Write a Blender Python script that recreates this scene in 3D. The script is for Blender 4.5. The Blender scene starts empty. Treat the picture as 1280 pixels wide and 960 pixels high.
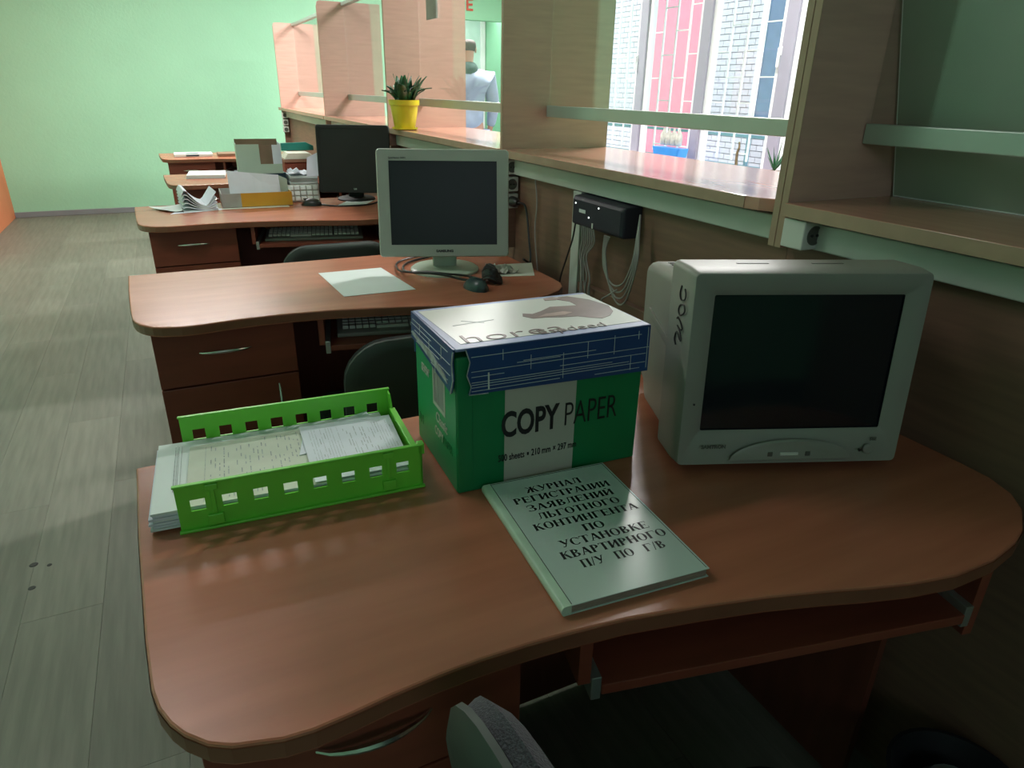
import bpy, bmesh, math, random
from mathutils import Vector, Matrix, Euler
random.seed(7)
C = bpy.context.scene.collection
scene = bpy.context.scene
PI = math.pi
R = math.radians

# ------------------------------------------------------------------ camera
FPX = 846.0
def unit(v): return v.normalized()
va = unit(Vector((190-640, -(104-480), -FPX)))          # world +Y seen by the camera
vc = -unit(Vector((602-640, -(2430-480), -FPX)))        # world +Z
vc = unit(vc - va*va.dot(vc))
vb = va.cross(vc)
cam = bpy.data.cameras.new('camera'); cam_o = bpy.data.objects.new('camera', cam); C.objects.link(cam_o)
rot = Matrix((vb, va, vc))
cam_o.matrix_world = Matrix.Translation((0, 0, 1.3135)) @ rot.to_4x4()
cam.sensor_fit = 'HORIZONTAL'; cam.sensor_width = 36; cam.lens = FPX/1280*36
cam.clip_start = .02; cam.clip_end = 200
scene.camera = cam_o

# ------------------------------------------------------------------ world, lights, exposure
scene.view_settings.view_transform = 'Standard'
scene.view_settings.look = 'None'
scene.view_settings.gamma = 1.0
scene.view_settings.exposure = 0.0
scene.view_settings.use_curve_mapping = False
SKY = 3.6
FILL_FAR, FILL_VISIT, FILL_NEAR = 78, 155, 14  # powers of the added ceiling lights, all out of view
w = bpy.data.worlds.new('sky'); scene.world = w; w.use_nodes = True
bgn = w.node_tree.nodes['Background']
bgn.inputs[0].default_value = (.80, .89, 1.0, 1); bgn.inputs[1].default_value = SKY

def area(name, loc, rot, sx, sy, power, col=(1, .94, .93), portal=False):
    l = bpy.data.lights.new(name, 'AREA'); l.shape = 'RECTANGLE'; l.size = sx; l.size_y = sy
    l.energy = power; l.color = col
    if portal: l.cycles.is_portal = True
    o = bpy.data.objects.new(name, l); o.location = loc; o.rotation_euler = rot; C.objects.link(o); return o
area('window_portal', (4.16, 4.9, 1.65), (0, PI/2, 0), 1.6, 3.7, 1, portal=True)

area('added_window_portal', (-.54, -2.62, 2.05), (PI/2, 0, 0), 1.68, .8, 1, portal=True)  # portal for the added window behind the camera

# ------------------------------------------------------------------ materials
def srgb(r, g, b):
    f = lambda c: (c/255/12.92) if c/255 <= .04045 else ((c/255+.055)/1.055)**2.4
    return (f(r), f(g), f(b))
def mat(name, col, rough=.5, metal=0, noise=.06, nscale=8, bump=0, bscale=60, stretch=(1, 1, 1), spec=.5,
        trans=0, sheen=0, emit=None, estr=0, coord='Object', col2=None, lo=.35, hi=.65):
    m = bpy.data.materials.new(name); m.use_nodes = True
    nt = m.node_tree; p = nt.nodes['Principled BSDF']
    p.inputs['Roughness'].default_value = rough; p.inputs['Metallic'].default_value = metal
    p.inputs['Specular IOR Level'].default_value = spec
    p.inputs['Transmission Weight'].default_value = trans
    if sheen: p.inputs['Sheen Weight'].default_value = sheen
    tc = nt.nodes.new('ShaderNodeTexCoord'); mp = nt.nodes.new('ShaderNodeMapping')
    nt.links.new(tc.outputs[coord], mp.inputs[0]); mp.inputs['Scale'].default_value = stretch
    n = nt.nodes.new('ShaderNodeTexNoise'); n.inputs['Scale'].default_value = nscale; n.inputs['Detail'].default_value = 6
    nt.links.new(mp.outputs[0], n.inputs['Vector'])
    r = nt.nodes.new('ShaderNodeValToRGB'); r.color_ramp.elements[0].position = lo; r.color_ramp.elements[1].position = hi
    c2 = col2 if col2 else tuple(c*(1+noise) for c in col)
    c1 = col if col2 else tuple(c*(1-noise) for c in col)
    r.color_ramp.elements[0].color = (*c1, 1); r.color_ramp.elements[1].color = (*c2, 1)
    nt.links.new(n.outputs[0], r.inputs[0]); nt.links.new(r.outputs[0], p.inputs['Base Color'])
    if bump:
        n2 = nt.nodes.new('ShaderNodeTexNoise'); n2.inputs['Scale'].default_value = bscale; n2.inputs['Detail'].default_value = 3
        nt.links.new(mp.outputs[0], n2.inputs['Vector'])
        b = nt.nodes.new('ShaderNodeBump'); b.inputs['Strength'].default_value = bump; b.inputs['Distance'].default_value = .01
        nt.links.new(n2.outputs[0], b.inputs['Height']); nt.links.new(b.outputs[0], p.inputs['Normal'])
    if emit:
        p.inputs['Emission Color'].default_value = (*emit, 1); p.inputs['Emission Strength'].default_value = estr
    return m
def glass(name, tint=(1, 1, 1), refl=1.0):
    m = bpy.data.materials.new(name); m.use_nodes = True; nt = m.node_tree; nt.nodes.clear()
    o = nt.nodes.new('ShaderNodeOutputMaterial'); t = nt.nodes.new('ShaderNodeBsdfTransparent'); g = nt.nodes.new('ShaderNodeBsdfGlossy')
    t.inputs[0].default_value = (*tint, 1); g.inputs['Roughness'].default_value = .01; g.inputs[0].default_value = (refl, refl, refl, 1)
    f = nt.nodes.new('ShaderNodeFresnel')
    ge = nt.nodes.new('ShaderNodeNewGeometry'); mr = nt.nodes.new('ShaderNodeMapRange')     # same reflectance from both faces of the thin pane
    mr.inputs['To Min'].default_value = 1.5; mr.inputs['To Max'].default_value = 1/1.5
    nt.links.new(ge.outputs['Backfacing'], mr.inputs[0]); nt.links.new(mr.outputs[0], f.inputs[0])
    mx = nt.nodes.new('ShaderNodeMixShader')
    nt.links.new(f.outputs[0], mx.inputs[0]); nt.links.new(t.outputs[0], mx.inputs[1]); nt.links.new(g.outputs[0], mx.inputs[2])
    nt.links.new(mx.outputs[0], o.inputs[0]); return m

M = {}
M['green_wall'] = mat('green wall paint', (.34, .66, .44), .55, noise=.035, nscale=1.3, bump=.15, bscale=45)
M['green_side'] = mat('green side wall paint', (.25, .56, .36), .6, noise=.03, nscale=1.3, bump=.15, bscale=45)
M['orange_wall'] = mat('orange wall paint', (.72, .22, .10), .6, noise=.04, nscale=2, bump=.12, bscale=40)
M['ceiling'] = mat('ceiling paint', (.72, .76, .72), .8, noise=.02)
M['skirting'] = mat('grey skirting', (.22, .24, .25), .5, noise=.05)
M['plinth'] = mat('dark floor base', (.09, .09, .08), .8)
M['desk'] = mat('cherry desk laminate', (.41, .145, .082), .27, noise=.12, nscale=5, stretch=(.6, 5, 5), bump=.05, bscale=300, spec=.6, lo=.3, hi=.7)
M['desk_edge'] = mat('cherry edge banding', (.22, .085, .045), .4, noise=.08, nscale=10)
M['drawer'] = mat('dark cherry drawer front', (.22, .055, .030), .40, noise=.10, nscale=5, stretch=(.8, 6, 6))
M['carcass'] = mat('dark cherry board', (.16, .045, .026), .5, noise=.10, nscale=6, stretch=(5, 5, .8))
M['beech'] = mat('pinkish beech laminate', (.55, .345, .28), .38, noise=.07, nscale=7, stretch=(1, .8, 9), spec=.5, lo=.3, hi=.7)
M['shelf'] = mat('beech counter shelf', (.52, .27, .19), .16, noise=.05, nscale=7, stretch=(6, .6, 1), spec=.6)
M['band'] = mat('tan edge banding', (.38, .27, .18), .45, noise=.06, nscale=20)
M['board'] = mat('brown partition board', (.20, .115, .075), .55, noise=.10, nscale=7, stretch=(1, .8, 9))
M['leanboard'] = mat('grey green board', (.32, .38, .31), .5, noise=.04)
M['alu'] = mat('satin green grey aluminium', (.42, .50, .45), .35, .35, noise=.03)
M['duct'] = mat('off white plastic duct', (.52, .58, .52), .45, noise=.03)
M['white_plastic'] = mat('white plastic', (.62, .66, .60), .4, noise=.03)
M['window_white'] = mat('white window plastic', (.78, .78, .80), .35, noise=.02)
M['mull'] = mat('backlit shaded window plastic', (.30, .28, .35), .4, noise=.02)  # backlit silhouette of the mullions put into a darker colour
M['chrome'] = mat('brushed chrome', (.75, .74, .70), .22, 1.0, noise=.03)
M['steel'] = mat('dull zinc metal', (.50, .55, .52), .4, .8, noise=.1, nscale=30)
M['crt'] = mat('aged beige plastic', (.27, .275, .24), .45, noise=.04, nscale=6, bump=.04, bscale=500)
M['crt_dark'] = mat('beige plastic groove', (.09, .10, .08), .6)
M['screen'] = mat('dark tube glass', (.009, .012, .016), .10, noise=.02, spec=.5)
M['lcd_screen'] = mat('matte dark panel', (.012, .017, .019), .34, noise=.04, spec=.25)
M['ink'] = mat('black ink', (.012, .012, .014), .5)
M['black'] = mat('black plastic', (.016, .018, .018), .35, noise=.1)
M['black_matte'] = mat('matte black plastic', (.010, .014, .013), .6, noise=.1)
M['mouse'] = mat('dark teal plastic', (.022, .045, .048), .3, noise=.05)
M['lcd_case'] = mat('silver grey plastic', (.36, .40, .35), .42, noise=.03)
M['lcd_base'] = mat('pale green grey plastic', (.42, .52, .42), .35, noise=.03)
M['fabric'] = mat('grey woven chair fabric', (.035, .038, .045), .95, noise=.45, nscale=600, bump=.3, bscale=420, sheen=.1)
M['fabric_dark'] = mat('charcoal chair fabric', (.015, .02, .019), .9, noise=.4, nscale=300, bump=.3, bscale=400)
M['shell'] = mat('green grey chair shell', (.035, .05, .042), .6, noise=.05)
M['paper'] = mat('white paper', (.66, .74, .72), .7, noise=.02, nscale=12)
M['paper_b'] = mat('bluish white paper', (.68, .73, .80), .7, noise=.03, nscale=12)
M['paper_c'] = mat('cream form paper', (.60, .64, .54), .75, noise=.04, nscale=20)
M['print'] = mat('grey print', (.33, .38, .38), .7, noise=.3, nscale=120)
M['lime'] = mat('lime green plastic', (.16, .62, .05), .35, noise=.05, nscale=5, spec=.5)
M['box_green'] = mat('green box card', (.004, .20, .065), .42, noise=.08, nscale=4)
M['box_green_lit'] = mat('lit green box card', (.005, .28, .10), .42, noise=.06, nscale=4)  # brighter copy of the box green, holds the light on the left side
M['box_white'] = mat('off white box print', (.48, .47, .40), .5, noise=.04)
M['lid_blue'] = mat('blue box lid card', (.018, .062, .20), .36, noise=.08, nscale=10)
M['lid_pale'] = mat('pale blue lid print', (.25, .32, .55), .35, noise=.15, nscale=6)
M['lid_top'] = mat('white lid print', (.62, .66, .62), .3, noise=.04, nscale=5)
M['lid_brown'] = mat('brown picture print', (.13, .085, .075), .35, noise=.35, nscale=14)
M['lid_skin'] = mat('pink brown picture print', (.36, .25, .21), .35, noise=.25, nscale=20)
M['card'] = mat('brown corrugated card', (.25, .17, .11), .8, noise=.1)
M['tape'] = mat('torn card edge', (.36, .38, .38), .6, noise=.3, nscale=80)
M['book'] = mat('laminated mint cover', (.53, .64, .59), .24, noise=.03, nscale=4)
M['book_spine'] = mat('pale green cover spine', (.50, .66, .52), .3, noise=.06, nscale=30)
M['pages'] = mat('aged page edges', (.28, .23, .18), .8, noise=.2, nscale=60, stretch=(1, 1, 20))
M['yellow'] = mat('yellow card', (.62, .33, .03), .5, noise=.08)
M['grey_card'] = mat('grey card', (.36, .37, .34), .6, noise=.08, nscale=20)
M['navy'] = mat('navy folder', (.02, .06, .09), .5)
M['teal'] = mat('teal folder', (.01, .16, .13), .4, noise=.1)
M['clear'] = mat('milky plastic', (.50, .50, .45), .3, noise=.15, nscale=40)
M['pot'] = mat('yellow plastic pot', (.72, .62, .03), .35, noise=.05)
M['leaf'] = mat('dark green leaf', (.02, .085, .035), .35, noise=.35, nscale=30)
M['leaf_b'] = mat('pale variegated leaf', (.20, .32, .26), .4, noise=.4, nscale=25)
M['soil'] = mat('potting soil', (.03, .02, .012), .9, bump=.5)
M['cactus'] = mat('brown cactus', (.14, .10, .05), .7, noise=.3, nscale=60)
M['cable_grey'] = mat('grey cable', (.34, .33, .31), .5)
M['router'] = mat('dark blue grey plastic', (.020, .021, .034), .55, noise=.05)
M['led'] = mat('white led', (.9, .9, .9), .3, emit=(.9, 1, .95), estr=2)
M['red'] = mat('red sign plastic', (.75, .03, .03), .4)
M['door'] = mat('pale grey door paint', (.50, .66, .62), .4, noise=.03)
M['jacket'] = mat('pale blue jacket cloth', (.42, .50, .66), .8, noise=.08, nscale=10)
M['scarf'] = mat('dark green grey knit', (.07, .13, .12), .9, noise=.3, nscale=60)
M['jeans'] = mat('light blue denim', (.40, .52, .75), .8, noise=.1, nscale=20)
M['skin'] = mat('skin', (.60, .33, .24), .5, noise=.06)
M['hair'] = mat('dark grey brown hair', (.10, .085, .08), .7, noise=.3, nscale=80, stretch=(4, 4, 1))
M['facade'] = mat('pale mortar', (.40, .37, .41), .8)
M['brick'] = mat('pale pink white brick', (.62, .56, .60), .8, noise=.08, nscale=3, coord='Object')
M['pinkred'] = mat('pink red paint', (.72, .20, .28), .6, noise=.05)
M['blue_glass'] = mat('blue grey window glass', (.10, .15, .26), .1, noise=.1)
M['pave'] = mat('pale paving', (.60, .58, .56), .9, noise=.05)
M['rail'] = mat('blue grey railing paint', (.15, .27, .33), .5)
M['grille'] = mat('white grille paint', (.85, .85, .85), .4)
M['blue'] = mat('bright blue plastic', (.05, .28, .75), .4)
M['fill_lamp'] = mat('lamp diffuser', (.9, .9, .88), .4, emit=(1, .97, .9), estr=3)  # glowing cover of the added ceiling lights
M['bin'] = mat('black bin plastic', (.006, .007, .010), .6)
M['bag'] = mat('grey translucent bag film', (.12, .13, .14), .3, noise=.2, nscale=30)
G_CLEAR = glass('clear glazing', (.97, .985, .975), .9)
G_COUNTER = glass('counter glazing', (.97, .98, .975), .8)

def floor_mat():
    m = mat('laminate plank', (.19, .19, .155), .5, noise=.12, nscale=5, stretch=(9, .7, 9), bump=.08, bscale=90, spec=.35)
    nt = m.node_tree; p = nt.nodes['Principled BSDF']; src = p.inputs['Base Color'].links[0].from_socket
    oi = nt.nodes.new('ShaderNodeObjectInfo'); hs = nt.nodes.new('ShaderNodeHueSaturation')
    mr = nt.nodes.new('ShaderNodeMapRange'); mr.inputs['To Min'].default_value = .90; mr.inputs['To Max'].default_value = 1.08
    nt.links.new(oi.outputs['Random'], mr.inputs[0]); nt.links.new(mr.outputs[0], hs.inputs['Value'])
    nt.links.new(src, hs.inputs['Color']); nt.links.new(hs.outputs[0], p.inputs['Base Color']); return m
M['plank'] = floor_mat()

# ------------------------------------------------------------------ helpers
class MB:
    def __init__(s): s.v = []; s.f = []
    def add(s, vs, fs, mx=None):
        n = len(s.v); s.v += [tuple(mx @ Vector(v)) if mx else tuple(v) for v in vs]; s.f += [tuple(i+n for i in f) for f in fs]; return s
    def box(s, x0, x1, y0, y1, z0, z1, mx=None):
        return s.add([(x0, y0, z0), (x1, y0, z0), (x1, y1, z0), (x0, y1, z0), (x0, y0, z1), (x1, y0, z1), (x1, y1, z1), (x0, y1, z1)],
              [(3, 2, 1, 0), (4, 5, 6, 7), (0, 1, 5, 4), (1, 2, 6, 5), (2, 3, 7, 6), (3, 0, 4, 7)], mx)
    def prism(s, poly, d0, d1, ax='z', mx=None):
        n = len(poly)
        def P(a, b, d): return {'z': (a, b, d), 'y': (a, d, b), 'x': (d, a, b)}[ax]
        vs = [P(a, b, d0) for a, b in poly]+[P(a, b, d1) for a, b in poly]
        fs = [tuple(range(n-1, -1, -1)), tuple(range(n, 2*n))]+[(i, (i+1) % n, n+(i+1) % n, n+i) for i in range(n)]
        return s.add(vs, fs, mx)
    def loft(s, rings, caps=True, mx=None, closed=True):
        n = len(rings[0]); vs = [v for r in rings for v in r]; fs = []
        for k in range(len(rings)-1):
            for i in range(n if closed else n-1):
                j = (i+1) % n; fs.append((k*n+i, k*n+j, (k+1)*n+j, (k+1)*n+i))
        if caps: fs += [tuple(range(n-1, -1, -1)), tuple(range((len(rings)-1)*n, len(rings)*n))]
        return s.add(vs, fs, mx)
    def lathe(s, prof, cx=0, cy=0, n=28, cz=0, mx=None):
        rings = [[(cx+r*math.cos(2*PI*i/n), cy+r*math.sin(2*PI*i/n), cz+z) for i in range(n)] for r, z in prof]
        return s.loft(rings, True, mx)
    def tube(s, pts, r, n=8, mx=None):
        pts = [Vector(p) for p in pts]; rings = []; prev = None
        for i, p in enumerate(pts):
            t = (pts[min(i+1, len(pts)-1)]-pts[max(i-1, 0)]).normalized()
            if prev is None: u = t.orthogonal().normalized()
            else: u = (prev - t*prev.dot(t)).normalized()
            prev = u; v = t.cross(u); rr = r[i] if isinstance(r, (list, tuple)) else r
            rings.append([tuple(p+(u*math.cos(2*PI*k/n)+v*math.sin(2*PI*k/n))*rr) for k in range(n)])
        return s.loft(rings, True, mx)
def smooth(pts, k=6):
    pts = [Vector(p) for p in pts]; out = []
    for i in range(len(pts)-1):
        p0, p1, p2, p3 = pts[max(i-1, 0)], pts[i], pts[i+1], pts[min(i+2, len(pts)-1)]
        for j in range(k):
            t = j/k; out.append(.5*((2*p1)+(p2-p0)*t+(2*p0-5*p1+4*p2-p3)*t*t+(3*p1-p0-3*p2+p3)*t**3))
    out.append(pts[-1]); return out
def rrect(x0, x1, y0, y1, r, n=5):
    out = []
    for cx, cy, a in ((x1-r, y1-r, 0), (x0+r, y1-r, 90), (x0+r, y0+r, 180), (x1-r, y0+r, 270)):
        for k in range(n+1):
            t = R(a+90*k/n); out.append((cx+r*math.cos(t), cy+r*math.sin(t)))
    return out
def obj(name, mb, m, parent=None, bev=0, sm=False, loc=None, rot=None, label=None, seg=2, recalc=True):
    me = bpy.data.meshes.new(name)
    if isinstance(mb, MB): me.from_pydata(mb.v, [], mb.f)
    else: me = mb
    if recalc and isinstance(mb, MB):
        b = bmesh.new(); b.from_mesh(me); bmesh.ops.recalc_face_normals(b, faces=b.faces); b.to_mesh(me); b.free()
    if m is not None:
        me.materials.clear(); me.materials.append(m)
    o = bpy.data.objects.new(name, me); C.objects.link(o)
    if parent: o.parent = parent
    if loc: o.location = loc
    if rot: o.rotation_euler = rot
    if bev:
        md = o.modifiers.new('bevel', 'BEVEL'); md.width = bev; md.segments = seg; md.limit_method = 'ANGLE'; md.angle_limit = R(40)
    if sm:
        for p in me.polygons: p.use_smooth = True
        if not bev:
            try: me.set_sharp_from_angle(angle=R(40))
            except Exception: pass
    if label: o['label'] = label
    return o
def tag(o, label, cat, group=None):
    o['label'] = label; o['category'] = cat
    if group: o['group'] = group
    return o
def thing(name, label, cat, loc=(0, 0, 0), rz=0, group=None):
    o = bpy.data.objects.new(name, None); o.empty_display_size = .05; C.objects.link(o)
    o.location = loc; o.rotation_euler = (0, 0, rz); return tag(o, label, cat, group)
def struct(name, mb, m, parent=None, **k):
    o = obj(name, mb, m, parent, **k)
    if not parent: o['kind'] = 'structure'
    return o
def dup(root, loc=None, rz=None, label=None, group=None, parent=None):
    r = root.copy(); C.objects.link(r)
    if parent: r.parent = parent
    if loc is not None: r.location = loc
    if rz is not None: r.rotation_euler = (0, 0, rz)
    if label: r['label'] = label
    if group: r['group'] = group
    for ch in [c for c in bpy.data.objects if c.parent == root]: dup(ch, parent=r)
    return r
def text_mesh(body, size, bold=0, sx=1.0, align='CENTER', shear=0, sp=1.0, thick=.0003):
    cu = bpy.data.curves.new('lettering', 'FONT'); cu.body = body; cu.size = size; cu.align_x = align; cu.align_y = 'CENTER'
    cu.offset = bold; cu.extrude = thick; cu.shear = shear; cu.space_character = sp; cu.resolution_u = 4
    o = bpy.data.objects.new('lettering', cu); C.objects.link(o)
    dg = bpy.context.evaluated_depsgraph_get(); dg.update()
    me = bpy.data.meshes.new_from_object(o.evaluated_get(dg)); bpy.data.objects.remove(o)
    me.transform(Matrix.Diagonal((sx, 1, 1, 1))); me.name = 'lettering'; return me
def text(body, size, m, parent, loc, rot, label=None, **k):
    return obj('lettering', text_mesh(body, size, **k), m, parent, loc=loc, rot=rot, label=label)
FRONT = (PI/2, 0, 0)                    # lettering standing on a face that looks towards -y
LEFT = (PI/2, 0, -PI/2)                 # on a face that looks towards -x

# ------------------------------------------------------------------ the room shell
XW, YF, ZC = 4.1, 8.7, 2.9
fl = struct('floor', MB().box(-1.6, 4.45, -2.6, 10.0, -.12, -.012), M['plinth'])
pw, pl = .192, 1.28
pm = MB().box(.0004, pw-.0004, .0004, pl-.0004, -.012, 0)
pmesh = None; k = 0
for i in range(15):
    x = -1.5+i*pw; y = -1.6-((i*.47) % 1)*pl*.98
    while y < YF:
        y0, y1 = max(y, -1.7), min(y+pl, YF)
        if y1-y0 > .05:
            if abs(y1-y0-pl) < 1e-6:
                if pmesh is None:
                    p0 = obj('plank', pm, M['plank'], fl, bev=0, loc=(x, y0, 0)); pmesh = p0.data
                else:
                    o = bpy.data.objects.new('plank', pmesh); C.objects.link(o); o.parent = fl; o.location = (x, y0, 0)
            else: obj('plank', MB().box(.0004, pw-.0004, .0004, y1-y0-.0004, -.012, 0), M['plank'], fl, loc=(x, y0, 0))
        y += pl
for i, (x, y, r) in enumerate(((-.542, 2.07, .012), (-.532, 1.953, .010), (-.50, 2.05, .007))):
    obj('scuff_mark', MB().lathe([(r, 0), (r*.8, .0012)], x, y, 10), M['ink'], fl)
struct('ceiling', MB().box(-1.6, 4.2, -2.6, 10.0, ZC, ZC+.12), M['ceiling'])
struct('wall_left', MB().box(-1.62, -1.5, -2.6, 6.6, 0, ZC), M['green_wall'])
struct('wall_left_far', MB().box(-1.62, -1.5, 6.6, 10.0, 0, ZC), M['orange_wall'])
struct('wall_back', MB().box(-1.5, -1.38, -2.6, -2.5, 0, ZC).box(.30, 4.1, -2.6, -2.5, 0, ZC).box(-1.38, .30, -2.6, -2.5, 0, 1.65).box(-1.38, .30, -2.6, -2.5, 2.45, ZC), M['green_side'])
w2 = struct('window_added_fill', MB().box(-1.38, .30, -2.58, -2.53, 1.65, 1.71).box(-1.38, .30, -2.58, -2.53, 2.39, 2.45).box(-1.38, -1.32, -2.58, -2.53, 1.71, 2.39).box(.24, .30, -2.58, -2.53, 1.71, 2.39), M['window_white'])  # added unseen window, lets in fill light from behind the camera
obj('mullion', MB().box(-.575, -.505, -2.58, -2.53, 1.71, 2.39), M['window_white'], w2)
for a, b in ((-1.32, -.575), (-.505, .24)): obj('pane', MB().box(a, b, -2.558, -2.552, 1.71, 2.39), G_CLEAR, w2)
wf = MB().box(-1.5, 3.0, YF, YF+.12, 0, ZC).box(3.0, XW, YF, YF+.12, 2.10, ZC)
struct('wall_far', wf, M['green_wall'])
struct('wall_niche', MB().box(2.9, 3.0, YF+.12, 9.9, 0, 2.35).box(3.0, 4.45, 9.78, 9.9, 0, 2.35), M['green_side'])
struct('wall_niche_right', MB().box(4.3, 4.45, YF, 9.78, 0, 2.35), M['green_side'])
struct('ceiling_niche', MB().box(2.9, 4.45, YF+.12, 9.9, 2.35, 2.45), M['ceiling'])
WY0, WY1, WZ0, WZ1 = 3.05, 6.75, .68, 2.45
wr = MB().box(XW, XW+.2, -2.6, WY0, 0, ZC).box(XW, XW+.2, WY1, YF, 0, ZC).box(XW, XW+.2, WY0, WY1, 0, WZ0).box(XW, XW+.2, WY0, WY1, WZ1, ZC)
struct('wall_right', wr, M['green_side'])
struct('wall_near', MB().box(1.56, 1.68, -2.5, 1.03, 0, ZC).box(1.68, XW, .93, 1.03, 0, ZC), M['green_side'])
struct('baseboard_far', MB().box(-1.5, 3.0, YF-.016, YF, 0, .055), M['skirting'], bev=.004)
struct('trim_sill', MB().box(XW-.16, XW+.06, WY0-.05, WY1+.05, WZ0-.03, WZ0), M['window_white'], bev=.006)
# the grey door at the back of the niche
dr = struct('door_1', MB().box(3.02, 4.22, 9.72, 9.78, 0, 2.20), M['door'])
obj('door_frame', MB().box(4.22, 4.29, 9.70, 9.78, 0, 2.27).box(3.02, 4.22, 9.70, 9.78, 2.20, 2.27), M['window_white'], dr, bev=.005)
obj('door_handle', MB().tube([(4.12, 9.72, 1.02), (4.12, 9.67, 1.02), (4.01, 9.67, 1.02)], .009), M['chrome'], dr, sm=True)
# window
wn = struct('window_1', MB().box(XW+.04, XW+.11, WY0, WY1, WZ0, WZ0+.05).box(XW+.04, XW+.11, WY0, WY1, WZ1-.05, WZ1)
            .box(XW+.04, XW+.11, WY0, WY0+.05, WZ0+.05, WZ1-.05).box(XW+.04, XW+.11, WY1-.05, WY1, WZ0+.05, WZ1-.05), M['window_white'])
mull = [4.0, 4.90, 5.76]
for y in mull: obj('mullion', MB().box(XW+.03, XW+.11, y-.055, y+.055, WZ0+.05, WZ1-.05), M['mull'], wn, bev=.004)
ys = [WY0+.05]+[v for y in mull for v in (y-.055, y+.055)]+[WY1-.05]
for a, b in zip(ys[0::2], ys[1::2]):
    sf = obj('sash_frame', MB().box(XW+.05, XW+.10, a, a+.045, WZ0+.05, WZ1-.05).box(XW+.05, XW+.10, b-.045, b, WZ0+.05, WZ1-.05)
        .box(XW+.05, XW+.10, a+.045, b-.045, WZ0+.05, WZ0+.095).box(XW+.05, XW+.10, a+.045, b-.045, WZ1-.095, WZ1-.05), M['window_white'], wn, bev=.003)
    obj('pane', MB().box(XW+.072, XW+.078, a+.045, b-.045, WZ0+.095, WZ1-.095), G_CLEAR, sf)
for y in (4.055, 5.815):
    obj('window_handle', MB().box(XW+.02, XW+.05, y-.012, y+.012, 1.58, 1.64).box(XW+.005, XW+.02, y-.009, y+.009, 1.50, 1.63), M['window_white'], wn, bev=.003)

# ------------------------------------------------------------------ outside
struct('ground_outside', MB().box(XW+.2, 14, -4, 18, -.3, -.02), M['pave'])
bd = thing('brick_building', 'pale brick building with a pink red bay across the yard', 'building', (8, 8, -.02))
obj('wall', MB().box(.02, .5, -6, 10, 0, 5.2), M['facade'], bd)
obj('red_panel', MB().box(-.06, .0, 1.42, 2.72, .1, 5.0), M['pinkred'], bd)
bw, bh = .225, .085
bmsh = None; rest = MB(); cnt = 0
for r_ in range(0, 60):
    for c_ in range(-14, 36):
        y = (c_+.5*(r_ % 2))*bw - 2; z = .05+r_*bh
        yy = 8+y; ya, yb = y, y+bw
        if ya < 1.42 < yb: yb = 1.425
        if ya < 2.72 < yb: ya = 2.715
        if .85 < z+bh and z < 3.0:
            if ya < -1.15 < yb: yb = -1.145
            if ya < .28 < yb: ya = .275
            if ya >= -1.16 and yb <= .29: continue
        if ya >= 1.41 and yb <= 2.73: continue
        if yb-ya < bw-.001:
            if yb-ya > .02: rest.box(-.012, .02, ya+.004, yb-.006, z+.004, z+bh-.006)
            continue
        vis = (8.25 < yy < 9.40 or 10.72 < yy < 12.4) and .45 < z < 2.85
        if vis and cnt < 300:
            if bmsh is None:
                o = obj('brick', MB().box(-.012, .02, .004, bw-.006, .004, bh-.006), M['brick'], bd, loc=(0, y, z)); bmsh = o.data
            else:
                o = bpy.data.objects.new('brick', bmsh); C.objects.link(o); o.parent = bd; o.location = (0, y, z)
            cnt += 1
        else: rest.box(-.012, .02, y+.004, y+bw-.006, z+.004, z+bh-.006)
o = obj('brickwork', rest, M['brick'], bd); o['kind'] = 'stuff'
wo = obj('window', MB().box(-.03, .02, -1.15, -1.05, .9, 3.0).box(-.03, .02, .18, .28, .9, 3.0).box(-.03, .02, -1.05, .18, .9, 1.0).box(-.03, .02, -1.05, .18, 2.9, 3.0).box(-.03, .02, -.48, -.40, 1.0, 2.9), M['window_white'], bd)
obj('pane', MB().box(-.005, .005, -1.05, -.48, 1.0, 2.9).box(-.005, .005, -.40, .18, 1.0, 2.9), M['blue_glass'], wo)
# white grille in front of the window
gr = thing('window_grille', 'white painted steel window grille with staggered cross bars', 'grille', (4.36, 0, 0))
gy = [3.2+.182*i for i in range(20)]
for i, y in enumerate(gy):
    obj('upright_bar', MB().box(-.007, .007, y-.007, y+.007, .80, 2.50), M['grille'], gr)
for i in range(len(gy)-1):
    off = 0 if i % 2 else .195
    cb = MB()
    z = .86+off
    while z < 2.48:
        obj('cross_bar', MB().box(-.005, .005, gy[i]+.007, gy[i+1]-.007, z-.005, z+.005), M['grille'], gr); z += .39
obj('wall_bracket', MB().box(-.06, 0, 3.2, 3.22, .84, .86).box(-.06, 0, 6.64, 6.66, .84, .86).box(-.06, 0, 3.2, 3.22, 2.44, 2.46).box(-.06, 0, 6.64, 6.66, 2.44, 2.46), M['grille'], gr)
rl = thing('yard_railing', 'blue grey metal railing outside beyond the window', 'railing', (5.6, 0, -.02))
for z in (.93, .62): obj('rail', MB().box(-.015, .015, 3.5, 9.5, z-.015, z+.015), M['rail'], rl)
for y in (3.6, 5.75, 7.7, 9.4): obj('post', MB().box(-.02, .02, y-.015, y+.015, 0, .93), M['rail'], rl)

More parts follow.
